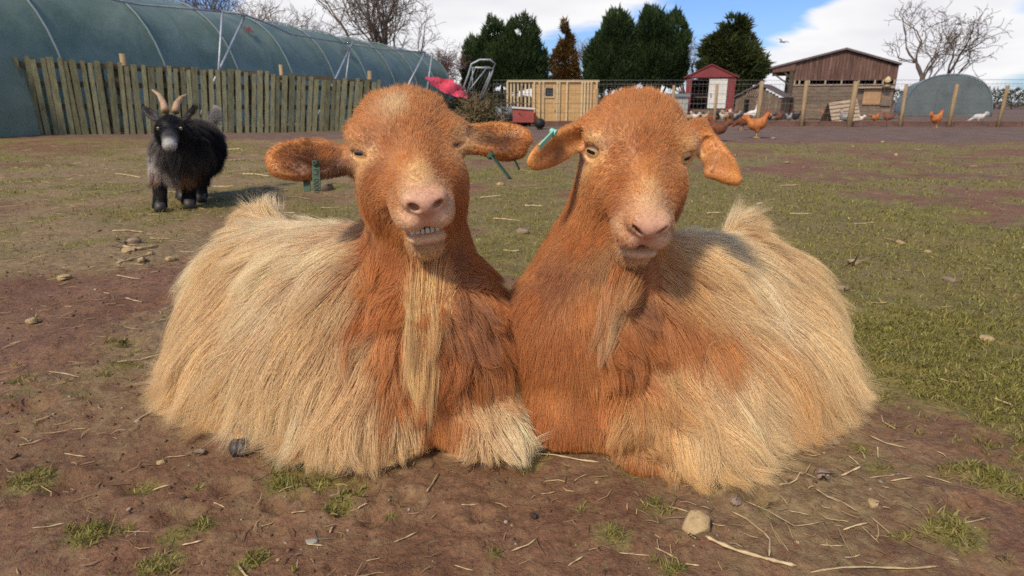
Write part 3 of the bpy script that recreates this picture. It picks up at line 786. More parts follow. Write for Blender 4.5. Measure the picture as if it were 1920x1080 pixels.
beard(goatA, OA, fldA, ((764, 500), (846, 498)), [P(783, 785, .93), P(790, 825, .935), P(797, 755, .935), P(810, 705, .94), P(775, 730, .93)], int(6500 * NH), .010, M_beard, COL['tan'], COL['gold'])

# tags in its ears
ear_tag(goatA, OA, P(592, 303, .955), P(595, 358, .95), Rv, -Fv, .0120, M_tagd, 'PY 0000')
ear_tag(goatA, OA, P(574, 318, .995), P(577, 359, .99), Rv, -Fv, .011, M_tagd, None, False)
ear_tag(goatA, OA, P(919, 286, 1.00), P(957, 334, .985), Rv * .5 + Fv * .9, -Rv, .013, M_tagd)
ear_tag(goatA, OA, P(966, 300, 1.03), P(974, 317, 1.03), Rv * .3 + Fv * .9, -Rv, .012, M_tagd, None, False)

# ---------------- goat B: calm, on the right
OB = np.array([.16, 1.05, 0.0])
HB = HeadFrame(P(1203, 268, 1.0), P(1233, 392, .87), P(1297, 291, 1.003) - P(1113, 283, .995))
SB = Sdf()
SB.ell(P(1172, 390, 1.09), (.066, .08, .09), None, .04)
SB.cap(P(1152, 390, 1.12), P(1085, 600, 1.12), .074, .125, .05)
SB.ell(P(1085, 655, 1.11), (.135, .125, .135), None, .05)
SB.cap(P(1190, 590, 1.20), P(1390, 585, 1.38), .150, .155, .06)
SB.ell(P(1425, 650, 1.30), (.13, .14, .13), None, .05)
SB.ell(P(1430, 700, 1.23), (.115, .12, .09), None, .08)
SB.ell(P(1320, 710, 1.17), (.17, .14, .13), None, .08)
SB.ell(P(1060, 780, 1.07), (.075, .08, .06), None, .04)
SB.ell(P(1260, 810, 1.04), (.12, .09, .07), None, .07)
SB.cap(P(1205, 862, 0.970), P(1330, 872, .985), .034, .034, .03)       # folded foreleg
SB.cap(P(1395, 450, 1.40), P(1400, 428, 1.42), .038, .022, .04)
head_prims(SB, HB, (9.0, .10, .0026, .046, .72, .0120, .0030, -.103), ((.0146, .0005, 0), (.0135, .0005, 0)), .95)
SB.cap(P(1508, 770, 1.11), P(1512, 812, 1.060), .018, .014, .01)
MB1, cB1, LB1 = ear_ops(SB, P(1098, 246, 1.03), P(993, 307, .97), Uv * .8 + Fv * .2 + Rv * .5, .0255, .009, (1.3, .84, 1.15))
MB2, cB2, LB2 = ear_ops(SB, P(1318, 262, 1.04), P(1376, 338, .99), Rv * .8 + Uv * .45, .0235, .009, (1.3, .80, 1.15))
SB.cap(P(1345, 305, 1.005), P(1382, 338, .99), .018, .005, .012)
SB.cap(P(1330, 325, 1.0), P(1378, 336, .99), .008, .005, .012)
fldB = Field(SB, (-.05, .70, -.01), (.80, 1.60, .66), (.00, .76, .30), (.40, 1.08, .58), .011, .0027)
GB = Guides(fldB, face_guides(HB, .014) + [
    (1300, 428, .9, .1, 80, .1, 'white'), (1350, 425, .9, -.1, 90, .15, 'white'), (1390, 418, .8, -.5, 34, .35, 'tan'), (1410, 422, .9, -.3, 50, .3, 'cream'), (1385, 440, .3, .5, 70, .3, 'tan'), (1440, 440, .9, .1, 100, .3, 'cream'),
    (1290, 480, .8, .5, 140, .06, 'cream'), (1350, 480, .7, .65, 150, .06, 'white'), (1420, 480, .6, .75, 160, .08, 'cream'), (1480, 500, .6, .85, 160, .2, 'cream'), (1520, 560, .38, 1, 170, .14, 'cream'),
    (1260, 530, .7, .7, 130, .06, 'tan'), (1330, 550, .65, .75, 170, .06, 'cream'), (1400, 570, .5, .9, 180, .06, 'white'), (1460, 570, .45, .95, 190, .06, 'cream'), (1540, 630, .28, 1, 170, .14, 'cream'),
    (1270, 600, .5, .9, 120, .06, 'rust'), (1330, 600, .4, .9, 150, .06, 'orange'), (1370, 640, .4, 1, 180, .06, 'cream'), (1440, 650, .35, 1, 190, .06, 'tan'), (1500, 650, .4, 1, 190, .1, 'cream'),
    (1250, 680, .25, 1, 130, .06, 'tan'), (1310, 690, .3, 1, 170, .06, 'cream'), (1380, 710, .25, 1, 180, .06, 'white'), (1450, 720, .3, 1, 170, .1, 'tan'), (1520, 710, .3, 1, 140, .12, 'cream'), (1575, 700, .35, 1, 110, .12, 'cream'),
    (1230, 760, .15, 1, 110, .08, 'tan'), (1290, 780, .3, 1, 140, .1, 'cream'), (1350, 790, .35, 1, 140, .12, 'cream'), (1410, 790, .2, 1, 140, .12, 'cream'), (1470, 780, .2, 1, 110, .1, 'tan'), (1540, 750, .25, 1, 95, .12, 'cream'),
    (1180, 780, -.1, 1, 70, .07, 'tan'), (1200, 830, .3, .9, 60, .08, 'tan'), (1260, 840, .4, .9, 110, .1, 'gold'), (1320, 850, .35, 1, 130, .1, 'gold'), (1345, 880, .3, 1, 90, .1, 'cream'), (1290, 880, .2, 1, 70, .1, 'gold'), (1185, 868, 0, 1, 14, .1, 'rust'), (1215, 880, .1, 1, 14, .1, 'rust'), (1360, 850, .3, 1, 110, .1, 'cream'),
    (1510, 800, 0, 1, 10, .1, 'pinkl'),
    # neck and breast
    (1075, 345, -.2, 1, 28, .2, 'rust'), (1060, 400, -.35, .95, 35, .2, 'rust'), (1100, 440, -.2, 1, 35, .12, 'rust'), (1010, 460, -.6, .8, 40, .2, 'rust'), (970, 500, -.5, .9, 40, .2, 'orange'), (1050, 520, -.15, 1, 40, .1, 'brown'),
    (1000, 560, -.2, 1, 40, .12, 'rust'), (960, 560, -.3, 1, 38, .2, 'brown'), (1100, 580, 0, 1, 42, .08, 'orange'), (1060, 640, 0, 1, 40, .08, 'rust'), (980, 660, 0, 1, 36, .12, 'rust'), (1120, 680, .05, 1, 45, .07, 'orange'),
    (1160, 620, .15, 1, 50, .08, 'rust'), (1200, 560, .4, .9, 60, .08, 'brown'), (1210, 620, .3, 1, 70, .07, 'rust'), (1040, 740, 0, 1, 32, .08, 'orange'), (1100, 760, 0, 1, 40, .07, 'rust'), (1060, 810, 0, 1, 26, .06, 'rust'), (1010, 780, .1, 1, 28, .1, 'rust'),
    (1150, 720, .1, 1, 60, .07, 'orange'), (1170, 680, .15, 1, 60, .07, 'rust'), (1120, 825, .05, 1, 30, .06, 'orange'), (1150, 500, 0, 1, 42, .1, 'dark'),  # the dark row paints the shade under the jaw
    # head
    (1180, 185, -.05, -1, 26, .45, 'orange'), (1225, 185, .3, -1, 28, .5, 'orange'), (1150, 195, -.3, -1, 24, .45, 'orange'), (1120, 215, -.6, -.8, 18, .35, 'orange'), (1270, 205, .7, -.7, 24, .45, 'orange'), (1100, 245, -.7, -.5, 14, .3, 'orange'), (1300, 240, .8, -.4, 16, .35, 'orange'),
    (1190, 225, -.1, -1, 18, .3, 'orange'), (1240, 230, .35, -.9, 18, .3, 'orange'), (1150, 245, -.35, -.9, 14, .25, 'orange'), (1205, 270, 0, -1, 12, .25, 'rust'), (1255, 275, .4, -.9, 12, .25, 'orange'), (1215, 320, 0, -1, 9, .25, 'orange'),
    (1225, 365, 0, -1, 6, .25, 'muz'), (1200, 350, -.4, -.6, 8, .25, 'orange'), (1250, 350, .4, -.6, 8, .25, 'orange'), (1112, 262, -.3, -.8, 8, .3, 'tan'), (1112, 303, -.4, .7, 4, .2, 'tan'), (1130, 310, -.7, .5, 9, .2, 'orange'), (1150, 290, -.8, .2, 9, .2, 'rust'),
    (1298, 270, .3, -.8, 7, .3, 'tan'), (1293, 312, .4, .8, 4, .2, 'tan'), (1165, 340, -.8, .4, 13, .2, 'rust'), (1110, 340, -.5, .9, 16, .22, 'orange'), (1100, 400, -.3, 1, 22, .25, 'orange'), (1150, 390, -.6, .8, 18, .18, 'rust'),
    (1130, 440, -.3, 1, 26, .2, 'rust'), (1180, 410, -.7, .6, 10, .18, 'orange'), (1165, 450, -.5, .8, 16, .2, 'rust'), (1283, 340, .5, .7, 13, .2, 'rust'), (1285, 390, .4, .9, 18, .2, 'brown'), (1280, 430, .3, 1, 20, .2, 'brown'), (1150, 480, -.2, 1, 32, .18, 'dark'), (1270, 360, .7, .3, 8, .2, 'rust'),  # the dark row carries jaw shade in the coat colour
    # ears
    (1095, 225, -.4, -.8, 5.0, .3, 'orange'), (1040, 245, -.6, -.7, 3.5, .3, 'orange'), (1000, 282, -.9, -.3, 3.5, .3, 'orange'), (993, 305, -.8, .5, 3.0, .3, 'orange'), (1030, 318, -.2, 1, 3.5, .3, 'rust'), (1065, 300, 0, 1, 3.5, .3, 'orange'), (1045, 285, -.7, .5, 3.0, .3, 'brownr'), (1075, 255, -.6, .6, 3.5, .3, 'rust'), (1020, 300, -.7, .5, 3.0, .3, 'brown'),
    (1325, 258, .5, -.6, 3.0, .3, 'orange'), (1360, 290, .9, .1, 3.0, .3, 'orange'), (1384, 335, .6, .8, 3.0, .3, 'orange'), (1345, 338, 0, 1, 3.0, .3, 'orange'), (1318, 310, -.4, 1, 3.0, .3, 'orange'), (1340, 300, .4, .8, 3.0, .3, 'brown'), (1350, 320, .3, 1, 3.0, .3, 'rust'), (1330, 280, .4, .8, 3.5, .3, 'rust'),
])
goatB = tag(empty('goat', OB), 'orange and cream long haired goat lying with its mouth closed and amber eye open', 'goat', 'two long haired goats lying side by side')
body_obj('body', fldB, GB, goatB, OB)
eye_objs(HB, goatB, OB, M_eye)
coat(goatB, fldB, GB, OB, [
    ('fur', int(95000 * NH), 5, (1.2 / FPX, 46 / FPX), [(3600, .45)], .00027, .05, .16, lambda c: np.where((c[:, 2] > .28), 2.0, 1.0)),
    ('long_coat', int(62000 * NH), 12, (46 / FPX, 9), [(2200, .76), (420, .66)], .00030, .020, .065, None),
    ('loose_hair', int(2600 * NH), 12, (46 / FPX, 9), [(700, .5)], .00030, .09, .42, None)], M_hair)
MBh = MB()
for s_ in (0, 1):
    a = P(1506 + 9 * s_, 820, 1.052); b = P(1506 + 12 * s_, 840, 1.025)
    MBh.tube([a - OB, (a + b) / 2 - OB, b - OB], [.010, .0125, .009], 10)
MBh.build('hoof', M_hoof, goatB, True)
beard(goatB, OB, fldB, ((1152, 507), (1240, 512)), [P(1126, 678, .97), P(1138, 655, .965), P(1155, 625, .96), P(1172, 590, .955)], int(4500 * NH), .008, M_beardb, COL['orange'], COL['cream'])
ear_tag(goatB, OB, P(1042, 246, .975), P(1012, 277, .955), Uv * .5 - Fv * .9, Uv - Rv, .013, M_tagl)
# ------------------------------------------------------------------ the ground: one sheet, finely modelled near the goats
def fbm(p, scale, seed, oct=3, gain=.5):
    a, r = 1.0, 0
    for k in range(oct):
        r = r + vnoise(p, scale * 2 ** k, seed + k) * a; a *= gain
    return r
def xy3(x, y): return np.stack([x, y, np.zeros_like(x) + .37], 1)
def patch(x, y, u, v, ru, rv):
    """soft ellipse on the ground round a spot of the photograph"""
    c = GP(u, v); a = GP(u + ru, v); b = GP(u, v - rv); b2 = GP(u, v + rv)
    rx = abs(a[0] - c[0]); ry = max(abs(b[1] - b2[1]) / 2, .01)
    return np.exp(-((x - c[0]) / rx) ** 2 - ((y - c[1]) / ry) ** 2)
def relief(x, y):
    p = xy3(x, y); r = np.hypot(x, y)
    near = np.clip((2.6 - r) / 1.6, 0, 1)
    z = fbm(p, 2.2, 11, 2) * .010 + fbm(p, 9, 21, 2) * .0060
    cl = fbm(p, 34, 31, 2); z = z + np.clip(cl, -.3, 1) * .0064 * np.clip((5 - r) / 3, .25, 1)
    z = z + fbm(p, 95, 41, 2) * .0018 * near
    pits = np.zeros_like(x)
    for (u, v, s) in PITS:
        c = GP(u, v); d2 = ((x - c[0]) ** 2 + ((y - c[1]) * 1.15) ** 2) / (s * s)
        pits = pits - .012 * np.exp(-d2) + .006 * np.exp(-(np.sqrt(d2) - 1.35) ** 2 * 5)
    under = np.exp(-((x + .25) / .42) ** 4 - ((y - 1.2) / .30) ** 4) + np.exp(-((x - .30) / .42) ** 4 - ((y - 1.2) / .30) ** 4)
    z = z + pits
    z = z * (1 - .7 * np.clip(under, 0, 1)) - .004
    far = np.clip((r - 6) / 20, 0, 1)
    return z + fbm(p, .35, 51, 2) * .05 * far
PITS = [(300, 560, .035), (245, 590, .03), (270, 905, .03), (430, 905, .022), (520, 935, .02), (690, 905, .025), (640, 940, .02), (760, 925, .02), (330, 960, .025),
        (1330, 905, .02), (1420, 930, .025), (1500, 880, .02), (400, 640, .03), (250, 640, .03), (560, 920, .015), (700, 960, .02), (1700, 700, .04), (1640, 620, .03), (900, 960, .02),
        (120, 900, .03), (60, 760, .04), (1800, 950, .03), (1850, 820, .03)]
def grass_map(x, y):
    p = xy3(x, y); r = np.hypot(x, y)
    g = np.zeros_like(x) + .36
    g = np.where(r > 2.2, .66, g + (r - 1.2) * .1)
    g = g + .42 * patch(x, y, 980, 400, 120, 100) + .46 * patch(x, y, 1560, 420, 300, 120) + .50 * patch(x, y, 1680, 620, 170, 200)
    g = g + .22 * patch(x, y, 1850, 500, 200, 200)
    g = g - .50 * patch(x, y, 700, 1000, 420, 90) - .30 * patch(x, y, 260, 520, 130, 90) - .35 * patch(x, y, 330, 420, 170, 24) - .45 * patch(x, y, 250, 780, 120, 90)
    g = g - .25 * patch(x, y, 1500, 960, 150, 60) - .3 * patch(x, y, 1530, 860, 80, 40)
    g = g + .25 * patch(x, y, 430, 395, 160, 14) + .22 * patch(x, y, 260, 690, 60, 60)
    for (u, v, s, a) in TUFTS:
        g = g + a * 1.2 * patch(x, y, u, v, s, s * .6)
    yard = np.clip((y - 8.6 - .8 * vnoise(p, .8, 77)) / 1.2, 0, 1) * np.clip((x + 1.8) / 1.5, 0, 1)     # bare mud along the hen run
    yard = np.maximum(yard, np.clip((y - 9.6) / .8, 0, 1) * (x <= 0))
    g = g * (1 - yard * .95)
    n = fbm(p, 3.1, 61, 3) * .36 + fbm(p, 14, 71, 2) * .24
    return np.clip(g + n - .12, 0, 1), yard
TUFTS = [(385, 975, 28, .5), (300, 1045, 40, .6), (520, 895, 26, .45), (640, 935, 34, .5), (735, 960, 24, .5), (270, 900, 40, .5), (375, 900, 24, .35), (660, 1010, 28, .4), (450, 1050, 30, .45), (560, 1060, 24, .4),
         (1100, 945, 48, .5), (1150, 1010, 60, .6), (1235, 960, 50, .5), (930, 1035, 34, .6), (1260, 1070, 50, .6), (1190, 880, 40, .5), (1060, 1010, 30, .45), (1440, 960, 60, .4), (1560, 870, 50, .45), (1610, 840, 30, .5), (1000, 860, 40, .35),
         (1290, 1010, 40, .4), (1640, 880, 40, .5), (1560, 960, 60, .4), (1680, 1000, 40, .35), (480, 1030, 30, .4), (240, 985, 30, .4), (160, 1000, 60, .6), (60, 900, 60, .6), (1780, 1000, 60, .6), (1870, 900, 60, .6), (320, 1000, 30, .4)]
def make_ground():
    ys = [-1.2]
    while ys[-1] < 900:
        y = ys[-1]; ys.append(y + max(.0065, abs(y + .1) * .0075 if y > .9 else .0065 + max(0, .45 - y) * .05))
    ys = np.array(ys)
    s = np.linspace(-1, 1, 420); s = np.sign(s) * (np.abs(s) * .75 + np.abs(s) ** 3 * .25)
    half = 1.05 * (np.abs(ys) + .75)
    X = s[None] * half[:, None]; Y = np.repeat(ys[:, None], len(s), 1)
    x, y = X.ravel(), Y.ravel()
    z = relief(x, y)
    V = np.stack([x, y, z], 1)
    n, m = len(ys), len(s)
    i = np.arange(n - 1)[:, None] * m + np.arange(m - 1)[None]
    Q = np.stack([i, i + 1, i + m + 1, i + m], -1).reshape(-1, 4)
    g, yard = grass_map(x, y)
    o = mesh_obj('ground', V, Q, M_ground, None, True)
    ca = o.data.attributes.new('cover', 'FLOAT_COLOR', 'POINT')
    st = np.clip(fbm(xy3(x, y), 1.3, 91, 3) * .5 + .15 + .75 * patch(x, y, 350, 310, 420, 75) + .2 * patch(x, y, 280, 460, 120, 40), 0, 1) * (1 - yard)
    ca.data.foreach_set('color', np.stack([g, yard, st, np.ones_like(g)], 1).astype(np.float32).ravel())
    tag(o, kind='structure')
    return o
def ground_mat():
    m, nt, b = new_mat('muddy paddock'); N = nt.nodes; L = nt.links
    at = N.new('ShaderNodeAttribute'); at.attribute_name = 'cover'
    sp = N.new('ShaderNodeSeparateColor'); L.new(at.outputs['Color'], sp.inputs[0])
    tc = N.new('ShaderNodeTexCoord')
    def noise(sc_, det=6, ro=.6, dist=0):
        n = N.new('ShaderNodeTexNoise'); n.inputs['Scale'].default_value = sc_; n.inputs['Detail'].default_value = det; n.inputs['Roughness'].default_value = ro; n.inputs['Distortion'].default_value = dist
        L.new(tc.outputs['Object'], n.inputs[0]); return n.outputs['Fac']
    def mrange(v, a, b_, c=0., d=1.):
        n = N.new('ShaderNodeMapRange'); L.new(v, n.inputs[0]); n.inputs[1].default_value = a; n.inputs[2].default_value = b_; n.inputs[3].default_value = c; n.inputs[4].default_value = d; return n.outputs[0]
    def mix(f, a, b_, bl='MIX'):
        n = N.new('ShaderNodeMix'); n.data_type = 'RGBA'; n.blend_type = bl
        for s_, v in (('Factor', f), ('A', a), ('B', b_)):
            if hasattr(v, 'is_output'): L.new(v, n.inputs[s_])
            else: n.inputs[s_].default_value = v if s_ == 'Factor' else (*v, 1)
        return n.outputs['Result']
    def mm(op, a, b_):
        n = N.new('ShaderNodeMath'); n.operation = op; n.use_clamp = False
        for i, v in enumerate((a, b_)):
            if hasattr(v, 'is_output'): L.new(v, n.inputs[i])
            else: n.inputs[i].default_value = v
        return n.outputs[0]
    d1 = mix(mrange(noise(5, 8, .65), .35, .65), (.140, .066, .033), (.250, .138, .072))
    d1 = mix(mrange(noise(1.4, 5), .45, .65), d1, (.20, .098, .056))
    d1 = mix(mrange(noise(90, 4, .7), .3, .7), (.60, .60, .60), (1.35, 1.3, 1.25), 'MIX') if False else mix(1.0, d1, mix(mrange(noise(110, 4, .7), .3, .7), (.62, .62, .62), (1.38, 1.34, 1.30)), 'MULTIPLY')
    yard = mix(mrange(noise(2.5, 6), .35, .65), (.130, .084, .060), (.190, .124, .084))
    c = mix(sp.outputs[1], d1, yard)
    sc_ = mm('ADD', mm('MULTIPLY', sp.outputs[2], .8), mm('MULTIPLY', noise(26, 5, .7, .6), .9))
    c = mix(mrange(sc_, .74, 1.02, 0, .8), c, mix(mrange(noise(60, 4), .35, .65), (.19, .13, .06), (.34, .25, .12)))
    gg = mix(mrange(noise(8, 6, .7), .35, .65), (.130, .112, .026), (.265, .220, .062))
    gg = mix(mrange(noise(1.1, 4), .40, .62), gg, (.22, .165, .065))
    gg = mix(1.0, gg, mix(mrange(noise(130, 4, .75), .3, .7), (.5, .5, .5), (1.45, 1.45, 1.4)), 'MULTIPLY')
    gf = mm('ADD', sp.outputs[0], mm('MULTIPLY', mm('SUBTRACT', noise(42, 5, .7), .5), .9))
    c = mix(mrange(gf, .40, .62, 0, .92), c, gg)
    L.new(c, b.inputs['Base Color'])
    L.new(mrange(noise(3.0, 5), .35, .7, .62, .95), b.inputs['Roughness']); b.inputs['Specular IOR Level'].default_value = .3
    bp = N.new('ShaderNodeBump'); bp.inputs['Strength'].default_value = .75; bp.inputs['Distance'].default_value = .004
    L.new(mm('ADD', noise(150, 6, .7), mm('MULTIPLY', noise(520, 3, .6), .35)), bp.inputs['Height'])
    bp2 = N.new('ShaderNodeBump'); bp2.inputs['Strength'].default_value = .7; bp2.inputs['Distance'].default_value = .03
    L.new(noise(18, 7, .68), bp2.inputs['Height']); L.new(bp2.outputs[0], bp.inputs['Normal'])
    L.new(bp.outputs[0], b.inputs['Normal'])
    return m
M_ground = ground_mat()
make_ground()

def hue_mat(name, rough=.7, trans=.25, spec=.25):
    m, nt, b = new_mat(name); N = nt.nodes; L = nt.links
    at = N.new('ShaderNodeAttribute'); at.attribute_name = 'hue'
    L.new(at.outputs['Color'], b.inputs['Base Color']); b.inputs['Roughness'].default_value = rough; b.inputs['Specular IOR Level'].default_value = spec
    tr = N.new('ShaderNodeBsdfTranslucent'); L.new(at.outputs['Color'], tr.inputs[0])
    mx = N.new('ShaderNodeMixShader'); mx.inputs[0].default_value = trans; L.new(b.outputs[0], mx.inputs[1]); L.new(tr.outputs[0], mx.inputs[2])
    L.new(mx.outputs[0], nt.nodes['Material Output'].inputs[0])
    return m
M_grass = hue_mat('grass blade', .55, .35)
def set_hue(o, c, dom='FACE'):
    a = o.data.attributes.new('hue', 'FLOAT_COLOR', dom)
    a.data.foreach_set('color', np.concatenate([np.clip(c, 0, 1), np.ones((len(c), 1))], 1).astype(np.float32).ravel())
def scatter_xy(n, r0, r1, fan=.92):
    """positions whose density falls with distance, over the fan the camera could see"""
    r = np.exp(rng.uniform(math.log(r0), math.log(r1), n)); s = rng.uniform(-1, 1, n)
    return s * fan * (r + .25), r
def make_grass():
    n = 1300000
    x, y = scatter_xy(n, .50, 9.0)
    g, yard = grass_map(x, y)
    k = fbm(xy3(x, y), 45, 131, 2) * .42
    pr = np.clip((g + k - .50) * 2.3, 0, 1) ** 1.25
    r = np.hypot(x, y)
    keep = rng.random(n) < pr * np.where(r > 2, .22, .55)
    x, y, r, g = x[keep], y[keep], r[keep], g[keep]
    n = len(x); print('grass blades', n)
    z = relief(x, y)
    h = rng.uniform(.006, .017, n) * np.clip(.85 + r * .16, .9, 1.6) * np.where(rng.random(n) < .1, 1.5, 1)
    w = rng.uniform(.0005, .0011, n) * np.clip(.7 + r * .45, .9, 4)
    an = rng.uniform(0, 6.283, n); ln = np.abs(rng.normal(.75, .45, n)); la = rng.uniform(0, 6.283, n)
    B = np.stack([x, y, z - .001], 1); W = np.stack([np.cos(an), np.sin(an), np.zeros(n)], 1) * w[:, None]
    D = np.stack([np.cos(la) * ln, np.sin(la) * ln, np.ones(n)], 1); D /= np.linalg.norm(D, axis=1, keepdims=True)
    Mid = B + D * (h * .55)[:, None]; T = Mid + (D * np.array([1.5, 1.5, .55])) * (h * .5)[:, None]
    V = np.stack([B - W, B + W, Mid + W * .8, Mid - W * .8, T], 1).reshape(-1, 3)
    i = np.arange(n)[:, None] * 5
    F = np.concatenate([i + np.array([[0, 1, 2]]), i + np.array([[0, 2, 3]]), i + np.array([[3, 2, 4]])], 1).reshape(-1, 3)
    o = mesh_obj('short_grass', V, F, M_grass)
    t = rng.random((n, 1)); dry = (rng.random((n, 1)) < .22)
    c = np.array([.15, .150, .030]) * (1 - t) + np.array([.36, .32, .085]) * t
    c = np.where(dry, np.array([.34, .27, .11]) * (.6 + t * .5), c) * np.exp(rng.normal(0, .2, (n, 1)))
    set_hue(o, np.repeat(c, 3, 0))
    tag(o, 'short trampled green grass growing over the paddock soil', 'grass', kind='stuff')
make_grass()
M_straw = M_simple('dry straw', (.44, .31, .16), .6, .35, .35, 30, .3, 120, c2=(.60, .46, .25), objvar=.25)
M_straw2 = hue_mat('straw bits', .6, .15)
def make_litter():
    """fine straw and root bits too many to count"""
    V = []; F = []; C = []
    n = 8500
    x, y = scatter_xy(n, .5, 9)
    st = .16 + 1.0 * patch(x, y, 400, 320, 320, 80) + .6 * patch(x, y, 280, 480, 150, 60) + .7 * patch(x, y, 1500, 930, 220, 110) + .3 * patch(x, y, 1000, 420, 120, 120)
    _, yard = grass_map(x, y)
    keep = rng.random(n) < np.clip(st, 0, 1) * (1 - .8 * yard); x, y = x[keep], y[keep]; n = len(x)
    r = np.hypot(x, y); L = rng.lognormal(-4.15, .55, n).clip(.006, .06) * np.clip(.6 + r * .45, .8, 3.6); w = rng.uniform(.0004, .0010, n) * np.clip(.6 + r * .6, .9, 5)
    z = relief(x, y) + .002 + w
    a = rng.uniform(0, 6.283, n); a = np.where(r > 2, rng.normal(0, .9, n), a)
    D = np.stack([np.cos(a), np.sin(a), rng.normal(0, .10, n)], 1); S = np.stack([-np.sin(a), np.cos(a), np.zeros(n)], 1); U = np.array([0, 0, 1.0])
    P0 = np.stack([x, y, z], 1); bend = S * (rng.normal(0, .12, n) * L)[:, None]
    rows = []
    for t, ww in ((-.5, .7), (0, 1), (.5, .6)):
        c = P0 + D * (t * L)[:, None] + (bend if t == 0 else 0)
        rows += [c + S * (w * ww)[:, None], c + U * (w * ww * 1.2)[:, None], c - S * (w * ww)[:, None]]
    V = np.stack(rows, 1).reshape(-1, 3); i = np.arange(n)[:, None] * 9; q = []
    for k in (0, 3):
        q += [[k, k + 3, k + 4, k + 1], [k + 1, k + 4, k + 5, k + 2]]
    F = np.concatenate([i + np.array([f]) for f in q], 1).reshape(-1, 4)
    o = mesh_obj('straw_litter', V, F, M_straw2)
    t = rng.random((n, 1)); c = np.array([.17, .10, .055]) * (1 - t) + np.array([.48, .35, .18]) * t ** 1.5
    set_hue(o, np.repeat(c, 4, 0)); tag(o, 'fine straw and root litter trodden into the soil', 'straw litter', kind='stuff')
make_litter()
def make_crumbs():
    n = 5200
    x, y = scatter_xy(n, .45, 3.5); r = np.hypot(x, y); g, _ = grass_map(x, y); keep = rng.random(n) < np.clip(1.15 - g, 0, 1); x, y, r = x[keep], y[keep], r[keep]; n = len(x)
    z = relief(x, y); s = rng.lognormal(0, .45, n) * .0014 * np.clip(.7 + r * .5, 1, 2.2)
    ico = np.array([(0, 0, 1), (.89, 0, .45), (.28, .85, .45), (-.72, .53, .45), (-.72, -.53, .45), (.28, -.85, .45), (.72, .53, -.45), (-.28, .85, -.45), (-.89, 0, -.45), (-.28, -.85, -.45), (.72, -.53, -.45), (0, 0, -1)], float)
    fc = np.array([(0, 1, 2), (0, 2, 3), (0, 3, 4), (0, 4, 5), (0, 5, 1), (1, 6, 2), (2, 7, 3), (3, 8, 4), (4, 9, 5), (5, 10, 1), (6, 7, 2), (7, 8, 3), (8, 9, 4), (9, 10, 5), (10, 6, 1)])
    V = (ico[None] * rng.uniform(.6, 1.3, (n, 12, 1)) * s[:, None, None] * np.array([1, 1, .7]) * rng.uniform(.6, 1.4, (n, 1, 3)) + np.stack([x, y, z + s * .3], 1)[:, None]).reshape(-1, 3)
    F = (np.arange(n)[:, None, None] * 12 + fc[None]).reshape(-1, 3)
    o = mesh_obj('soil_crumbs', V, F, M_straw2)
    t = rng.random((n, 1)); c = np.array([.09, .050, .030]) * (1 - t) + np.array([.20, .115, .068]) * t
    c = np.where(rng.random((n, 1)) < .05, np.array([.36, .29, .22]), c)
    set_hue(o, np.repeat(c, 15, 0)); tag(o, 'crumbs of brown soil and grit on the bare ground', 'soil crumbs', kind='stuff')
make_crumbs()

# ---------------- stones
def rel1(x, y): return float(relief(np.array([x]), np.array([y]))[0])
def stone(u, v, w, hgt, dep, mat, label, group=None, seed=1, rot=0.0, name='stone'):
    """angular stone whose widest line projects w pixels wide"""
    c = GP(u, v); d = (c - EYE) @ Fv; W = w / FPX * d / 2
    c[2] = rel1(c[0], c[1])
    r_ = np.random.default_rng(seed); bm = bmesh.new(); pts = r_.normal(0, 1, (22, 3)); pts /= np.linalg.norm(pts, axis=1, keepdims=True)
    pts = np.sign(pts) * np.abs(pts) ** .75
    for p in pts: bm.verts.new((p[0] * W, p[1] * W * dep, p[2] * W * hgt + W * hgt * .55))
    bmesh.ops.convex_hull(bm, input=bm.verts)
    bmesh.ops.delete(bm, geom=[q for q in bm.verts if not q.link_faces], context='VERTS')
    bmesh.ops.bevel(bm, geom=bm.edges[:] + bm.verts[:], offset=W * .10, segments=2, affect='EDGES', profile=.6)
    me = bpy.data.meshes.new(name); bm.to_mesh(me); bm.free(); me.materials.append(mat)
    for p in me.polygons: p.use_smooth = True
    o = bpy.data.objects.new(name, me); col.objects.link(o); o.location = c; o.rotation_euler = (0, 0, rot)
    return tag(o, label, 'stone', group)
M_stone = M_simple('tan sandstone', (.40, .27, .13), .85, .25, .22, 60, .5, 240, c2=(.52, .38, .20))
M_stone2 = M_simple('brown grey stone', (.26, .17, .115), .8, .25, .25, 50, .5, 200, c2=(.34, .25, .18), objvar=.25)
M_stoneg = M_simple('grey slate chip', (.30, .28, .22), .7, .3, .2, 50, .3)
stone(1303, 992, 60, .72, .85, M_stone, 'large blocky tan stone on the dirt in front of the two goats', seed=12, rot=.2)
stone(1382, 948, 30, .55, .8, M_stone2, 'small reddish stone just behind the large tan stone', seed=5)
stone(1637, 946, 24, .75, .9, M_stone, 'small round yellow stone among straw at the lower right', seed=8)
stone(1545, 890, 44, .35, .9, M_stone2, 'half buried brown stone beside a crossed heap of straw', seed=9)
stone(1558, 824, 42, .22, .7, M_stone2, 'flat pinkish stone by the hoof of the calm goat', seed=10)
stone(583, 1002, 28, .22, .6, M_stoneg, 'small grey slate chip lying alone on the bare dirt', seed=11)
stone(1000, 968, 16, .7, .9, M_simple('dark clod', (.05, .035, .03), .9, .2, .3, 80, .5), 'small dark clod on the bare dirt between the goats', seed=13)
stone(374, 842, 26, .35, .8, M_stone2, 'low brown stone on the dirt under the left flank of the grinning goat', seed=14)
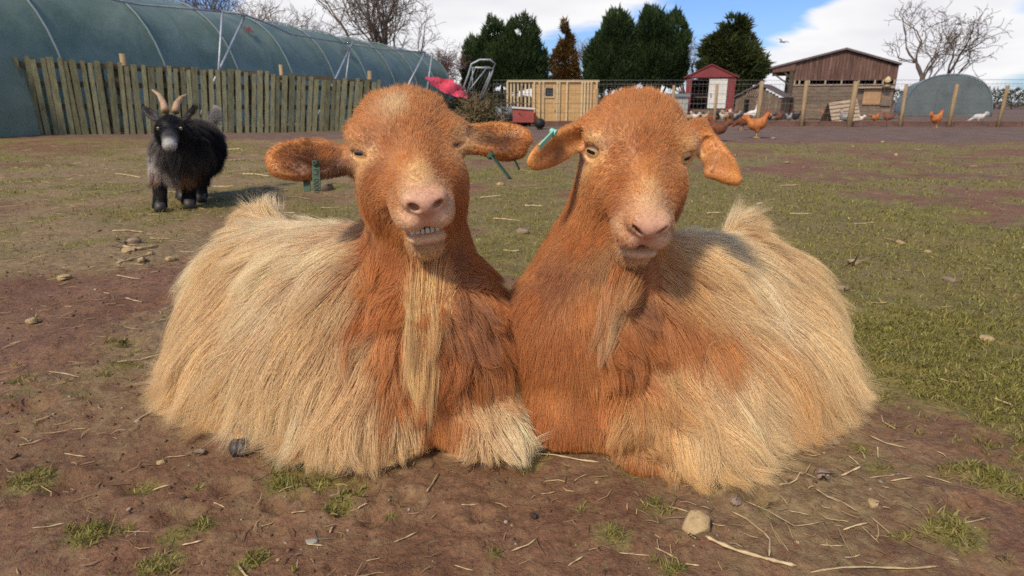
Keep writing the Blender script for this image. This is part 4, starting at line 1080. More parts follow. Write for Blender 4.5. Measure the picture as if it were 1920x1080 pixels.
# ---------------- straw stalks one can pick out
def straw(pts, wpx, label=None, mat=None, flat=.6):
    """stalk through pixel points on the ground; each point may carry a height"""
    W = []
    for q in pts:
        g = GP(q[0], q[1]); z = rel1(g[0], g[1]) + .0015 + (q[2] if len(q) > 2 else 0)
        W.append(np.array([g[0], g[1], z]))
    d = (W[0] - EYE) @ Fv; r = wpx / FPX * d / 2
    out = []; rad = []
    for a, b in zip(W[:-1], W[1:]):
        n = max(3, int(np.linalg.norm(b - a) / .012))
        for k in range(n): out.append(a + (b - a) * k / n)
    out.append(W[-1]); out = np.array(out); n = len(out); t = np.linspace(0, 1, n)
    jit = np.stack([vnoise(out * 1.0 + 3, 40, 5), vnoise(out + 9, 40, 6), np.zeros(n)], 1) * .0012
    out = out + jit; out[:, 2] += r * .8
    for k, tt in enumerate(t):
        rad.append(r * (.75 + .25 * math.sin(k * 1.9)) * (1.0 if .04 < tt < .96 else .45))
    o0 = out[0].copy()
    m = MB(); m.tube(out - o0, rad, 6); o = m.build('straw_stalk', mat or M_straw, None, True); o.location = o0
    tag(o, label or 'dry pale straw stalk lying flat on the brown soil', 'straw stalk', 'dry straw stalks strewn over the soil')
BIG = [([(1321, 1012), (1345, 1022), (1380, 1035), (1430, 1049), (1462, 1054), (1494, 1058)], 8, 'long split pale straw stalk below the large tan stone'),
       ([(1372, 960), (1400, 975), (1432, 1000), (1444, 1012), (1442, 1045)], 4.5, 'long bent straw stalk with a kinked end right of the large tan stone'),
       ([(1520, 1068), (1580, 1062), (1640, 1062), (1701, 1064), (1760, 1061)], 5, 'long straight straw stalk at the very bottom right'),
       ([(988, 845), (1040, 852), (1087, 862), (1125, 868)], 4, 'thin straw stalk on the dirt under the breast of the calm goat'),
       ([(1398, 944), (1440, 962), (1490, 985), (1548, 975)], 3, 'long thin straw stalk beside the smaller reddish stone'),
       ([(1526, 912), (1550, 935), (1578, 945), (1610, 960)], 3.5, 'bent grey straw stalk among the litter behind the small yellow stone'),
       ([(1630, 968), (1660, 990), (1678, 1005)], 3.5, 'short straw stalk slanting below the small yellow stone'),
       ([(1576, 897), (1600, 885), (1616, 876)], 5, 'thick short straw stalk slanting up beside the half buried stone'),
       ([(1629, 818), (1660, 832), (1700, 842)], 4, 'brown stalk crossing the turf edge at the right'),
       ([(1530, 805), (1580, 802)], 5, 'thick pale stalk beside the hoof of the calm goat'),
       ([(1592, 623), (1643, 625)], 4, 'single pale stalk on the green turf right of the calm goat'),
       ([(219, 683), (262, 675), (300, 667), (325, 662)], 3.5, 'long thin stalk running towards the left flank of the grinning goat'),
       ([(252, 790), (275, 775), (298, 762)], 4, 'pale stalk on the dirt at the left end of the grinning goat'),
       ([(445, 1050), (458, 1066), (470, 1080)], 6, 'stout stalk sticking up at the bottom left'),
       ([(800, 925), (812, 905), (822, 878)], 4, 'twisted root piece below the breast of the grinning goat'),
       ([(960, 1026), (990, 1020), (1008, 1008)], 4, 'brown twig ending in a pale tip at the bottom centre'),
       ([(219, 496), (250, 488), (290, 478)], 6, 'thick straw stalk among the stones at the left'),
       ([(230, 466), (262, 470), (298, 462)], 6, 'pale forked stalk above the stones at the left')]
for p, w, l in BIG: straw(p, w, l)
r_ = np.random.default_rng(5)
SM = [(680, 945, 25, -.6), (590, 1010, 30, .1), (500, 970, 28, -.5), (250, 1000, 40, -.7), (300, 905, 34, .05), (330, 850, 40, -.1), (620, 980, 18, -1.2), (880, 945, 30, -.1), (1028, 915, 28, -.2), (1190, 1040, 60, .15), (1234, 1025, 32, 1.4), (1258, 1030, 26, 1.5), (1250, 1040, 50, .5),
      (1300, 1060, 30, .2), (1350, 1062, 26, 1.2), (1455, 1000, 50, 1.1), (1465, 1010, 60, 1.0), (1480, 990, 46, 1.2), (1500, 895, 30, -.8), (1480, 905, 40, -.3), (1510, 880, 36, -.9), (1430, 885, 60, .1), (1400, 880, 50, .3), (1450, 870, 44, -.1), (1455, 840, 34, .1),
      (1645, 850, 30, 1.5), (1618, 855, 22, 1.3), (1605, 985, 50, -.3), (1630, 1000, 60, .9), (1560, 940, 34, .5), (1660, 895, 60, -.1), (1600, 865, 30, .8), (1690, 905, 40, -.1), (1650, 950, 40, .4), (1345, 985, 30, .4), (1270, 960, 50, .4),
      (410, 940, 26, .5), (360, 1010, 40, -.3), (560, 950, 30, -.2), (700, 1040, 30, -.3), (760, 1000, 50, -.5), (870, 1060, 40, .4), (1080, 1050, 36, -.6), (1380, 1020, 30, .3), (1560, 1020, 44, .2), (1600, 1040, 36, -.4), (1500, 960, 40, .2), (1090, 895, 30, -.5), (640, 880, 36, -.2),
      (300, 600, 40, -.3), (250, 560, 36, .4), (330, 630, 34, -.9), (240, 520, 46, .2), (360, 520, 50, -.3), (340, 545, 44, 0), (400, 475, 46, .1), (300, 445, 40, .1), (240, 436, 60, 0), (350, 470, 30, .3), (530, 400, 50, .1), (460, 390, 40, -.2), (420, 350, 40, 0), (480, 330, 50, .1), (440, 300, 46, -.1),
      (560, 370, 40, .1), (620, 390, 40, 0), (240, 330, 50, .2), (250, 360, 40, -.2), (430, 280, 44, 0), (580, 290, 40, .1), (950, 410, 50, .05), (920, 370, 40, -.1), (1000, 385, 36, .1), (960, 470, 34, -.1), (1340, 400, 30, 0), (1500, 400, 40, .05), (1620, 420, 40, -.05), (1540, 480, 40, 0), (1650, 560, 36, .1), (1480, 350, 36, 0),
      (120, 700, 60, .3), (60, 830, 50, -.4), (140, 850, 40, .2), (90, 980, 60, -.2), (1760, 900, 50, .3), (1830, 980, 60, -.3), (1780, 720, 44, .1), (1880, 760, 40, .4)]
def zone(u, v):
    if u < 219: return 'at the far left edge'
    if u > 1701: return 'at the far right edge'
    if v < 320 and u < 640: return 'behind the grinning goat'
    if v < 420 and u < 640: return 'near the feet of the black goat'
    if u < 460: return 'beside the grinning goat' if v < 800 else 'in the bottom left corner'
    if u < 960: return 'in front of the grinning goat' if v > 700 else 'between the two goat heads'
    if v < 500: return 'between the two goat heads' if u < 1100 else 'on turf behind the calm goat'
    if v < 800: return 'on turf right of the calm goat'
    if u < 1180: return 'in front of the calm goat'
    if u < 1360: return 'close around the large tan stone'
    if u < 1480: return 'right of the large tan stone'
    return 'near the small yellow stone' if v > 920 else 'by the folded leg of the calm goat'
for (u, v, w, a) in SM:
    dx, dy = math.cos(a) * w / 2, math.sin(a) * w / 2 * .75
    b = r_.normal(0, .05) * w
    sz = 'long' if w > 46 else 'short' if w < 30 else 'middling'
    aa = abs(a) % 3.14
    ori = 'lying crosswise' if aa < .2 or aa > 2.95 else 'pointing at the viewer' if 1.1 < aa < 2.0 else 'slanting down to the right' if a > 0 else 'slanting up to the right'
    straw([(u - dx, v - dy), (u + b * .3, v + b * .3), (u + dx, v + dy)], r_.uniform(2.0, 4.0), '%s straw stalk %s %s' % (sz, ori, zone(u, v)))
for k, (u, v, w) in enumerate([(250, 456, 30), (242, 472, 26), (268, 494, 24), (230, 487, 20), (320, 489, 22), (282, 480, 14), (980, 436, 26), (1600, 491, 30), (1688, 453, 20), (608, 354, 36), (938, 348, 18), (500, 352, 16),
                              (1450, 262, 10), (1380, 291, 9), (1600, 275, 10), (1530, 287, 8), (1655, 268, 8), (1680, 290, 10), (1475, 305, 12), (705, 384, 20), (1425, 383, 14), (1580, 535, 24), (1120, 905, 10), (960, 980, 9), (1345, 1000, 10), (120, 520, 28), (60, 600, 24), (1780, 520, 26), (1850, 640, 28), (1740, 470, 16),
                              (1652, 905, 14), (1495, 1010, 10), (300, 860, 16), (240, 950, 12), (520, 1040, 10)]):
    stone(u, v, w, .5, .8, M_stone if k % 3 else M_stone2, ('%s %s stone %s' % ('broad' if w > 22 else 'tiny' if w < 13 else 'small', 'tan' if k % 3 else 'brownish', zone(u, v))), 'small stones scattered over the paddock', seed=30 + k, rot=k)

# ------------------------------------------------------------------ background materials
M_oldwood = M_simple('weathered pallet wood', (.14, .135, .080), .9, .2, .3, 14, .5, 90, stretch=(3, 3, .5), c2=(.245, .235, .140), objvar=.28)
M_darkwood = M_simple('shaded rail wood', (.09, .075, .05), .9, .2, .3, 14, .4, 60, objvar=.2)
M_post = M_simple('round fence post wood', (.30, .205, .11), .85, .2, .3, 10, .4, 60, stretch=(3, 3, .4), c2=(.42, .30, .17), objvar=.15)
M_barnw = M_simple('dark stained barn board', (.115, .062, .048), .88, .2, .35, 5, .4, 30, stretch=(3, 3, .5), c2=(.19, .11, .085), objvar=.22)
M_barnl = M_simple('brown grey barn plank', (.16, .115, .085), .88, .2, .3, 5, .4, 30, stretch=(.5, 3, 3), c2=(.24, .18, .13), objvar=.18)
M_mull = M_simple('pale window post', (.36, .27, .19), .8, .2, .2, 10, .2)
M_black = M_simple('painted interior shade', (.012, .011, .010), .9, .1, .3, 5, 0)  # near-black colour standing in for shade inside the buildings
M_roof = M_simple('grey roof sheet', (.13, .10, .095), .7, .3, .3, 4, .2)
M_ply = M_simple('new plywood sheet', (.50, .30, .12), .75, .25, .18, 3, .2, 60, stretch=(1, 1, 4), c2=(.62, .40, .18), objvar=.1)
M_stud = M_simple('new softwood stud', (.60, .45, .26), .75, .25, .15, 8, .2, 60, stretch=(3, 3, .5), objvar=.12)
M_red = M_simple('dark red painted board', (.20, .040, .040), .7, .3, .2, 6, .2, 50, objvar=.08)
M_coop = M_simple('red coop board', (.30, .065, .055), .7, .3, .2, 6, .2)
M_white = M_simple('off white painted door', (.62, .60, .55), .6, .3, .08, 3, .1)
M_block = M_simple('pale grey block', (.36, .36, .33), .85, .2, .15, 8, .3)
M_metal = M_simple('galvanised pipe', (.34, .37, .39), .45, .5, .2, 10, .1, 60, metal=.35)
M_greyp = M_simple('grey plastic', (.20, .22, .25), .5, .4, .15, 6, .1)
M_blackp = M_simple('black rubber', (.015, .015, .016), .6, .3, .2, 10, .1)
M_pink = M_simple('pink red plastic sheet', (.62, .045, .085), .5, .35, .15, 3, .15, 12, c2=(.75, .10, .12))
M_wire = M_simple('fence wire', (.16, .15, .14), .6, .4, .2, 10, 0)
M_board = M_simple('kick board', (.16, .085, .065), .85, .2, .3, 5, .3, 40)
M_ochre = M_simple('ochre board', (.40, .24, .13), .8, .2, .2, 5, .2)
M_twig = M_simple('bare twig bark', (.13, .095, .075), .9, .2, .25, 6, .2)
M_twigp = M_simple('reddish bare twig', (.20, .115, .10), .9, .2, .25, 6, .2)
M_bark = M_simple('tree bark', (.085, .06, .045), .95, .15, .3, 6, .4)
M_ever = hue_mat('evergreen spray', .6, .2)

# ---------------- polytunnel behind the pallet fence
def cover_mat():
    m, nt, b = new_mat('green polythene'); N = nt.nodes; L = nt.links
    tc = N.new('ShaderNodeTexCoord'); n = N.new('ShaderNodeTexNoise'); n.inputs['Scale'].default_value = 1.3; n.inputs['Detail'].default_value = 5; n.inputs['Distortion'].default_value = .8
    L.new(tc.outputs['Object'], n.inputs[0])
    cr = N.new('ShaderNodeValToRGB'); L.new(n.outputs['Fac'], cr.inputs[0]); e = cr.color_ramp.elements
    e[0].position = .35; e[0].color = (.20, .28, .22, 1); e[1].position = .72; e[1].color = (.34, .43, .35, 1)
    L.new(cr.outputs[0], b.inputs['Base Color']); b.inputs['Roughness'].default_value = .34; b.inputs['Specular IOR Level'].default_value = .55
    n2 = N.new('ShaderNodeTexNoise'); n2.inputs['Scale'].default_value = 5; n2.inputs['Detail'].default_value = 4; L.new(tc.outputs['Object'], n2.inputs[0])
    bp = N.new('ShaderNodeBump'); bp.inputs['Strength'].default_value = .25; bp.inputs['Distance'].default_value = .05; L.new(n2.outputs['Fac'], bp.inputs['Height']); L.new(bp.outputs[0], b.inputs['Normal'])
    tr = N.new('ShaderNodeBsdfTranslucent'); tr.inputs[0].default_value = (.22, .34, .27, 1)
    mx = N.new('ShaderNodeMixShader'); mx.inputs[0].default_value = .40; L.new(b.outputs[0], mx.inputs[1]); L.new(tr.outputs[0], mx.inputs[2])
    L.new(mx.outputs[0], nt.nodes['Material Output'].inputs[0])
    return m
M_cover = cover_mat()
M_rib = M_simple('polytunnel hoop seen through the cover', (.15, .20, .22), .5, .4, .12, 4, .05)
def tunnel(name, label, p0, axis, perp, n, step, hw, hgt, cm, group=None, dense=7, name_marks=()):
    """p0 = ridge foot of the first hoop; axis, perp = unit vectors on the ground"""
    root = tag(empty(name, p0), label, 'polytunnel', group)
    axis = np.array([*axis, 0.0]); perp = np.array([*perp, 0.0]); up = np.array([0, 0, 1.0])
    def arc(t, sc_=1.0):
        a = math.pi * t          # 0 near side foot .. 1 far side foot
        cx = math.cos(a); sx = math.sin(a)
        return perp * hw * np.sign(cx) * abs(cx) ** .85 * sc_ + up * hgt * sx ** .80 * sc_
    V = []; F = []; K = 28; M = n * dense + 1
    for i in range(M):
        ph = (i % dense) / dense; sag = 1 - .020 * math.sin(math.pi * ph) ** .8
        for k in range(K + 1):
            V.append(axis * (i / dense * step) + arc(k / K, sag) - up * .03)
    for i in range(M - 1):
        for k in range(K):
            a = i * (K + 1) + k; F.append((a, a + 1, a + K + 2, a + K + 1))
    mesh_obj('cover', V, F, cm, root, True)
    for i in range(n + 1):
        m = MB(); m.tube([axis * i * step + arc(k / 24, 1.002) for k in range(25)], .024, 6); m.build('hoop', M_rib, root, True)
    for i in (0, n):
        e = MB(); c0 = axis * (i * step + (.01 if i == 0 else -.01)); vs = [c0 + arc(k / K, .985) for k in range(K + 1)]
        e.add(vs, [tuple(range(K + 1))]); e.build('end_sheet', cm, root)
        d = MB(); d.box(tuple(c0 + up * hgt * .33 + axis * (.03 if i else -.03)), (hw * .5, .05, hgt * .66), Matrix.Rotation(math.atan2(perp[1], perp[0]), 3, 'Z')); d.build('end_door', cm, root)
    if name_marks:
        cand = [(i / 10, k / 160) for i in range(0, n * 10) for k in range(8, 90)]
        Q_ = np.array([np.array(p0 + (0,) if isinstance(p0, tuple) and len(p0) == 2 else p0) + axis * a * step + arc(b) for a, b in cand]); pq = proj(Q_)
        for (u, v) in name_marks:
            j = int(np.argmin((pq[:, 0] - u) ** 2 + (pq[:, 1] - v) ** 2)); a, b = cand[j]; c = axis * a * step + arc(b, 1.004); c2 = axis * a * step + arc(b + .03, 1.004); tg = nrm(c2 - c); nn = nrm(np.cross(axis, tg)); 
            if nn @ (EYE - Q_[j]) < 0: nn = -nn
            m = MB()
            for s1 in (-1, 1):
                dq = nrm(axis + tg * s1 * .6); sq = np.cross(nn, dq); m.prism([c + dq * .17 + sq * .035, c - dq * .17 + sq * .035, c - dq * .17 - sq * .035, c + dq * .17 - sq * .035], nn * (.012 + .004 * s1))
            m.build('repair_tape', M_coop, root)
    return root
S_ = 1.2
ax = nrm([.225, 1.0]); pr = np.array([ax[1], -ax[0]])
tunnel('polytunnel', 'long green polytunnel with arched hoops behind the pallet fence', (-10.9 * 1.03, 7.2, 0), ax, pr, 11, 2.45, 2.45, 3.02, M_cover, name_marks=((465, 57), (652, 97)))

# ---------------- pipe frame standing over the tunnel
pf = tag(empty('pipe_frame', PY(407, 215, 14.0)), 'tall grey galvanised pipe frame with slanting props in front of the polytunnel', 'pipe frame')
O_ = np.array(pf.location)
def pipe(pts, r, name, par=pf, mat=M_metal, n=6, o=None):
    m = MB(); m.tube([np.array(p) - (O_ if o is None else o) for p in pts], r, n); return m.build(name, mat, par, True)
pipe([PY(120, -30, 11.5), PY(219, 1, 12.6), PY(265, 9, 13.2), PY(330, 14, 13.6), PY(417, 22, 14.2)], .022, 'top_pipe')
pipe([PY(417, 22, 14.2), PY(460, 28, 14.8), PY(505, 45, 15.6), PY(545, 64, 16.6), PY(600, 73, 17.6), PY(660, 83, 19)], .022, 'top_pipe')
pipe([PY(660, 83, 19), PY(720, 93, 20.5), PY(798, 98, 22.5)], .022, 'top_pipe')
pipe([PY(417, 20, 14.2), PY(404, 225, 13.9)], .024, 'upright_pipe'); pipe([PY(461, 26, 14.8), PY(402, 150, 14.0), PY(372, 226, 13.5)], .024, 'prop_pipe')
pipe([PY(662, 78, 19), PY(628, 150, 18), PY(596, 215, 17.2)], .026, 'prop_pipe'); pipe([PY(657, 84, 19), PY(640, 215, 18.8)], .018, 'upright_pipe')
pipe([PY(798, 97, 22.5), PY(770, 150, 22), PY(742, 212, 21.5)], .030, 'prop_pipe'); pipe([PY(810, 104, 22.8), PY(795, 210, 22.6)], .026, 'upright_pipe')
pipe([PY(810, 104, 22.8), PY(872, 128, 24)], .020, 'top_pipe')

# ---------------- pallet fence
A = GP(219, 252); A[2] = 0; B_ = PY(705, 243, 13.2); B_[2] = -.03
dirf = nrm(B_ - A); EXT = 4.6; A0 = A - dirf * EXT
fence = tag(empty('pallet_fence', (A0[0], A0[1], 0)), 'weathered pallet wood fence with upright slats in front of the polytunnel', 'fence')
Lf = np.linalg.norm(B_ - A0); ang = math.atan2(dirf[1], dirf[0]); Rz = Matrix.Rotation(ang, 3, 'Z')
def fence_h(s):       # height of the top edge along the fence
    t = (s - EXT) / (Lf - EXT)
    return 1.235 - .20 * t + .015 * math.sin(s * 2.1)
s = 0.0; kk = 0; slat_me = []
while s < Lf:
    t = max(0, (s - EXT + .5) / (Lf - EXT + .5)); w = random.choice([.07, .075, .08, .10]); h = fence_h(s) + random.uniform(-.045, .03)
    lean = .01 + .15 * t ** .6 * (1 if t > .05 else 0) + random.uniform(-.016, .016)
    m = MB(); m.box((0, 0, h / 2), (w, .02, h), None, random.uniform(.94, 1.0))
    sh = Matrix.Identity(3); sh[0][2] = lean / 1.0
    m.v = [tuple(Rz @ (sh @ Vector(q))) for q in m.v]
    o = m.build('slat', M_oldwood, fence); o.location = Vector(dirf * s) + Vector((0, 0, -.01)) + Rz @ Vector((0, random.uniform(-.008, .008), 0))
    s += w + random.choice([.020, .026, .032, .040, .048]) * (1 - .25 * t)
def along(s, off, z): return Vector(dirf * s) + Rz @ Vector((0, off, z))
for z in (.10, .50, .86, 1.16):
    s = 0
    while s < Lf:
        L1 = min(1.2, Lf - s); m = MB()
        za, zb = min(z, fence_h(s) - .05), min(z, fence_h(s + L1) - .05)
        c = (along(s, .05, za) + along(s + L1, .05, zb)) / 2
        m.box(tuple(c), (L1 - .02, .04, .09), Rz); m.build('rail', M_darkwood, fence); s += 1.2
s = .05
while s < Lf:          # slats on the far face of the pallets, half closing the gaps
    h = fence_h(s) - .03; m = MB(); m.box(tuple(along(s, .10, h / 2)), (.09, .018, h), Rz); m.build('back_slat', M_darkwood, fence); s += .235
for u, tv, s_, wd in ((258, 98, EXT + .25, .05), (90, 96, EXT - 1.5, .05), (527, 138, EXT + 2.85, .035), (700, 137, Lf - .05, .045)):
    base = along(s_, .16, 0); hh = fence_h(s_) + .17
    m = MB(); m.tube([base, base + Vector((0.03, 0, hh))], wd, 8); m.build('post', M_post, fence, True)

# ---------------- trees
def rot_to(v):
    return Vector(v).to_track_quat('Z', 'Y').to_matrix()
def bare_tree(base, h, spread, mat, seed, label, lean=(0, 0), stems=3, twig=.010, dens=1.0, group='bare winter trees beyond the fences', depth=5):
    r_ = np.random.default_rng(seed); root = tag(empty('bare_tree', base), label, 'tree', group)
    big = MB(); small = MB()
    def grow_(p, d, L, r, lv):
        n = 4 if lv < 3 else 3; pts = [p]; rr = [r]
        for k in range(n):
            d = nrm(d + r_.normal(0, .16 + .04 * lv, 3) + np.array([0, 0, .10 if lv < 4 else .02])); p = p + d * L / n; pts.append(p); rr.append(max(r * (1 - .30 * (k + 1) / n), twig))
        (big if lv < 2 else small).tube(pts, rr, 6 if lv < 2 else 3, False)
        if lv >= depth: return
        nb = 3 if lv < 2 else int(r_.integers(2, 4 + (dens > 1)))
        for k in range(nb):
            t = r_.uniform(.35, 1) if k else 1.0
            q = pts[0] + (pts[-1] - pts[0]) * t if k else pts[-1]
            side = r_.normal(0, 1, 3); side -= d * (side @ d); side = nrm(side)
            dd = nrm(d * r_.uniform(.75, 1.1) + side * r_.uniform(.45, .95) * spread + np.array([0, 0, .12]))
            grow_(np.array(q), dd, L * r_.uniform(.62, .82), max(rr[-1] * (.72 if k else .92), twig), lv + 1)
    for k in range(stems):
        a = 6.28 * k / stems + r_.uniform(0, 1)
        d0 = nrm(np.array([math.cos(a) * .38 * spread + lean[0], math.sin(a) * .38 * spread + lean[1], 1.0]))
        if stems == 1: d0 = nrm(np.array([lean[0], lean[1], 1.0]))
        grow_(np.array([0, 0, -.1]), d0, h * .36, h * .016, 0)
    big.build('trunk', mat, root, True); tw = small.build('crown', mat, root)
    return root
gY = lambda u, Y: PY(u, 200, Y)
def tb(u, Y): p = PY(u, 200, Y); return (p[0], p[1], 0)
bare_tree(tb(735, 34), 8.2, .80, M_twig, 3, 'large bare spreading tree above the far end of the polytunnel', stems=5, twig=.010, dens=2)
bare_tree(tb(455, 33), 7.6, 1.0, M_twig, 4, 'bare tree with dark branches above the near part of the polytunnel', stems=4, twig=.009, lean=(-.1, 0), dens=2)
bare_tree(tb(560, 42), 6.6, 1.0, M_twig, 6, 'bare twiggy tree above the middle of the polytunnel', stems=4, twig=.009, dens=2)
bare_tree(tb(835, 36), 3.9, 1.1, M_twigp, 8, 'low pinkish bare tree between the polytunnel and the dark evergreens', stems=5, twig=.008, dens=2)
bare_tree(tb(1108, 44), 5.4, .7, M_twigp, 9, 'slender reddish bare tree left of the largest evergreen', stems=4, twig=.008)
bare_tree(tb(1290, 44), 5.6, .7, M_twigp, 10, 'slender reddish bare tree between the largest evergreen and the ragged conifer', stems=4, twig=.008)
bare_tree(tb(1745, 30), 5.6, 1.1, M_twig, 12, 'bare tree beyond the second polytunnel at the right', stems=3, twig=.010, lean=(-.25, 0))
bare_tree(tb(1140, 48), 4.4, .9, M_twigp, 14, 'short reddish bare tree behind the plywood hut', stems=4, twig=.008)

def evergreen(base, H, lobes, label, cA, cB, seed, trunks, n=16000, kind='evergreen_tree', spray=(.10, .28), upw=1.0, cat='tree', holes=.0, tipdown=0):
    """crown from many small pointed sprays spread through overlapping lobes; lobes = (x, y, z, rx, ry, rz)"""
    r_ = np.random.default_rng(seed); root = tag(empty(kind, base), label, cat, 'evergreen trees beyond the hen run')
    tr = MB()
    for (a, b, ra, rb) in trunks:
        a, b = np.array(a, float), np.array(b, float); mid = (a + b) / 2 + r_.normal(0, .06, 3)
        tr.tube([a, mid, b], [ra, (ra + rb) / 2, rb], 7)
    tr.build('trunk', M_bark, root, True)
    L_ = np.array(lobes, float); vol = L_[:, 3] * L_[:, 4] * L_[:, 5]; k = r_.choice(len(L_), n, p=vol ** .75 / (vol ** .75).sum())
    n = int(n * 2.3); k = r_.choice(len(L_), n, p=vol ** .75 / (vol ** .75).sum())
    d = r_.normal(0, 1, (n, 3)); d /= np.linalg.norm(d, axis=1, keepdims=True)
    rad = 1 - np.abs(r_.normal(0, .16, n)); rad = np.where(r_.random(n) < .25, r_.random(n) ** .5, rad)
    c = L_[k, :3] + d * L_[k, 3:] * rad[:, None]
    c = c + np.stack([vnoise(c, 1.1, 3), vnoise(c, 1.1, 4), vnoise(c * np.array([2.2, 2.2, .5]), 1.3, 5) * 1.3], 1) * .30
    keep = (vnoise(c, 1.7, seed) > -.62 + holes) & (c[:, 2] > 1.15 + .5 * vnoise(c * np.array([1, 1, 0]), 1.3, seed + 5)); c, d, rad = c[keep], d[keep], rad[keep]; n = len(c)
    dirn = d * np.array([.75, .75, .35]) + np.array([0, 0, upw]) + r_.normal(0, .28, (n, 3)); dirn /= np.linalg.norm(dirn, axis=1, keepdims=True)
    s_ = r_.normal(0, 1, (n, 3)); s_ -= dirn * (s_ * dirn).sum(1, keepdims=True); s_ /= np.linalg.norm(s_, axis=1, keepdims=True); q = np.cross(dirn, s_)
    ln = r_.uniform(*spray, n) * (1 + (r_.random(n) < .08) * .9); wd = ln * r_.uniform(.09, .17, n)
    V = np.stack([c - s_ * wd[:, None], c + s_ * wd[:, None], c + dirn * ln[:, None], c + q * wd[:, None] + dirn * (ln * .2)[:, None], c - q * wd[:, None] + dirn * (ln * .2)[:, None]], 1).reshape(-1, 3)
    i = np.arange(n)[:, None] * 5; F = np.concatenate([i + np.array([[0, 1, 2]]), i + np.array([[3, 4, 2]])], 1).reshape(-1, 3)
    o = mesh_obj('crown', V, F, M_ever, root)
    t = np.clip(vnoise(c, 1.4, 31) * .5 + .5 + r_.normal(0, .18, n), 0, 1)[:, None]
    set_hue(o, np.repeat((np.array(cA) * (1 - t) + np.array(cB) * t) * np.exp(r_.normal(0, .15, (n, 1))), 2, 0))
    return root
def px(w, Y): return w / FPX * Y * .985      # metres for a width of w pixels at distance Y
G1, G2 = (.022, .045, .016), (.075, .115, .036)
Y1 = 38; k = px(1, Y1)
def lob(l, k): return [(a * k, b * k, c * k, d * k, e * k, f * k) for a, b, c, d, e, f in l]
# lobes in pixels of the photograph, heights above the base line
evergreen(tb(948, Y1), 0, lob([(-48, 0, 75, 30, 28, 55), (-25, 5, 105, 28, 25, 52), (28, 0, 105, 34, 28, 55), (10, -8, 70, 60, 30, 60), (52, 5, 70, 26, 26, 50), (-8, 0, 60, 40, 30, 40)], k), 'dark evergreen with two rounded lobes behind the plywood hut', G1, G2, 21,
          [((-.6, 0, 0), (-1.0, 0, 2.2), .10, .06), ((.3, 0, 0), (.8, 0, 2.4), .12, .07), ((-.1, .2, 0), (-.2, .2, 2.5), .10, .06)], 20000)
Y2 = 40; k = px(1, Y2)
evergreen(tb(1150, Y2), 0, lob([(-25, 0, 85, 30, 28, 55), (0, 0, 115, 34, 28, 55), (-5, -5, 65, 42, 30, 40), (22, 4, 80, 30, 24, 48)], k), 'left half of the largest evergreen clump with upright tufts', G1, (.070, .110, .036), 22,
          [((-.5, 0, 0), (-1.0, 0, 2.4), .09, .05), ((-.2, 0, 0), (-.3, 0, 2.6), .10, .05), ((.1, .1, 0), (.3, 0, 2.4), .09, .05), ((.3, 0, 0), (.9, 0, 2.4), .08, .05)], 17000)
evergreen(tb(1222, Y2), 0, lob([(-10, 0, 118, 34, 28, 58), (28, 0, 105, 32, 28, 60), (0, -4, 85, 45, 30, 45), (38, 4, 80, 24, 24, 40)], k), 'tall right half of the largest evergreen clump on slanting stems', G1, (.065, .105, .034), 23,
          [((-.3, 0, 0), (-.8, 0, 2.5), .09, .05), ((-.1, 0, 0), (.1, 0, 2.8), .10, .05), ((.1, .1, 0), (.7, 0, 2.6), .09, .05), ((.2, 0, 0), (1.2, 0, 2.7), .08, .05)], 18000)
Y3 = 36; k = px(1, Y3)
evergreen(tb(1362, Y3), 0, lob([(0, 0, 135, 26, 22, 28), (-15, 0, 110, 36, 28, 28), (12, 0, 95, 42, 30, 30), (25, -4, 72, 38, 28, 26), (-15, 0, 75, 36, 28, 28), (0, 0, 50, 40, 26, 24)], k), 'ragged green conifer standing behind the dark red shed', (.030, .050, .016), (.115, .130, .040), 24,
          [((0, 0, 0), (.05, 0, 4.2), .13, .04)], 15000, spray=(.12, .34), upw=.25)
Y4 = 42; k = px(1, Y4)
evergreen(tb(1057, Y4), 0, lob([(0, 0, 135, 8, 8, 20), (0, 0, 108, 17, 14, 22), (0, 0, 80, 26, 20, 26), (0, 0, 52, 32, 22, 26)], k), 'rusty brown larch standing behind the plywood hut', (.10, .055, .016), (.26, .15, .045), 25,
          [((0, 0, 0), (.0, 0, 4.9), .08, .02)], 7000, kind='larch_tree', spray=(.08, .24), upw=.3, holes=.25)
# low growth closing the horizon
def scrub(u0, u1, Y, h, cA, cB, label, seed, n=5000, name='scrub_hedge'):
    r_ = np.random.default_rng(seed); a, b = np.array(tb(u0, Y)), np.array(tb(u1, Y)); t = r_.random(n)
    hh = h * (.55 + .45 * (.5 + .5 * vnoise(np.stack([a[0] + (b[0] - a[0]) * t, t * 0, t * 0], 1), .45, seed)))
    c = a + (b - a) * t[:, None] + np.stack([np.zeros(n), r_.normal(0, .5, n), r_.random(n) ** .8 * hh], 1)
    d = np.array([0, 0, .5]) + r_.normal(0, .7, (n, 3)); d /= np.linalg.norm(d, axis=1, keepdims=True); s_ = np.cross(d, r_.normal(0, 1, (n, 3))); s_ /= np.linalg.norm(s_, axis=1, keepdims=True)
    ln = r_.uniform(.15, .45, n); V = np.stack([c - s_ * .06, c + s_ * .06, c + d * ln[:, None]], 1).reshape(-1, 3); F = np.arange(n * 3).reshape(-1, 3)
    o = mesh_obj(name, V - a, F, M_ever); o.location = a; q = r_.random((n, 1)); set_hue(o, (np.array(cA) * (1 - q) + np.array(cB) * q))
    return tag(o, label, 'hedge', kind='stuff')
scrub(700, 960, 44, 1.6, (.03, .03, .015), (.09, .085, .04), 'low scrubby hedge line behind the brush pile', 41)
scrub(960, 1420, 52, 1.1, (.035, .03, .02), (.10, .08, .05), 'low brown hedge line beyond the sheds', 42, 8000)
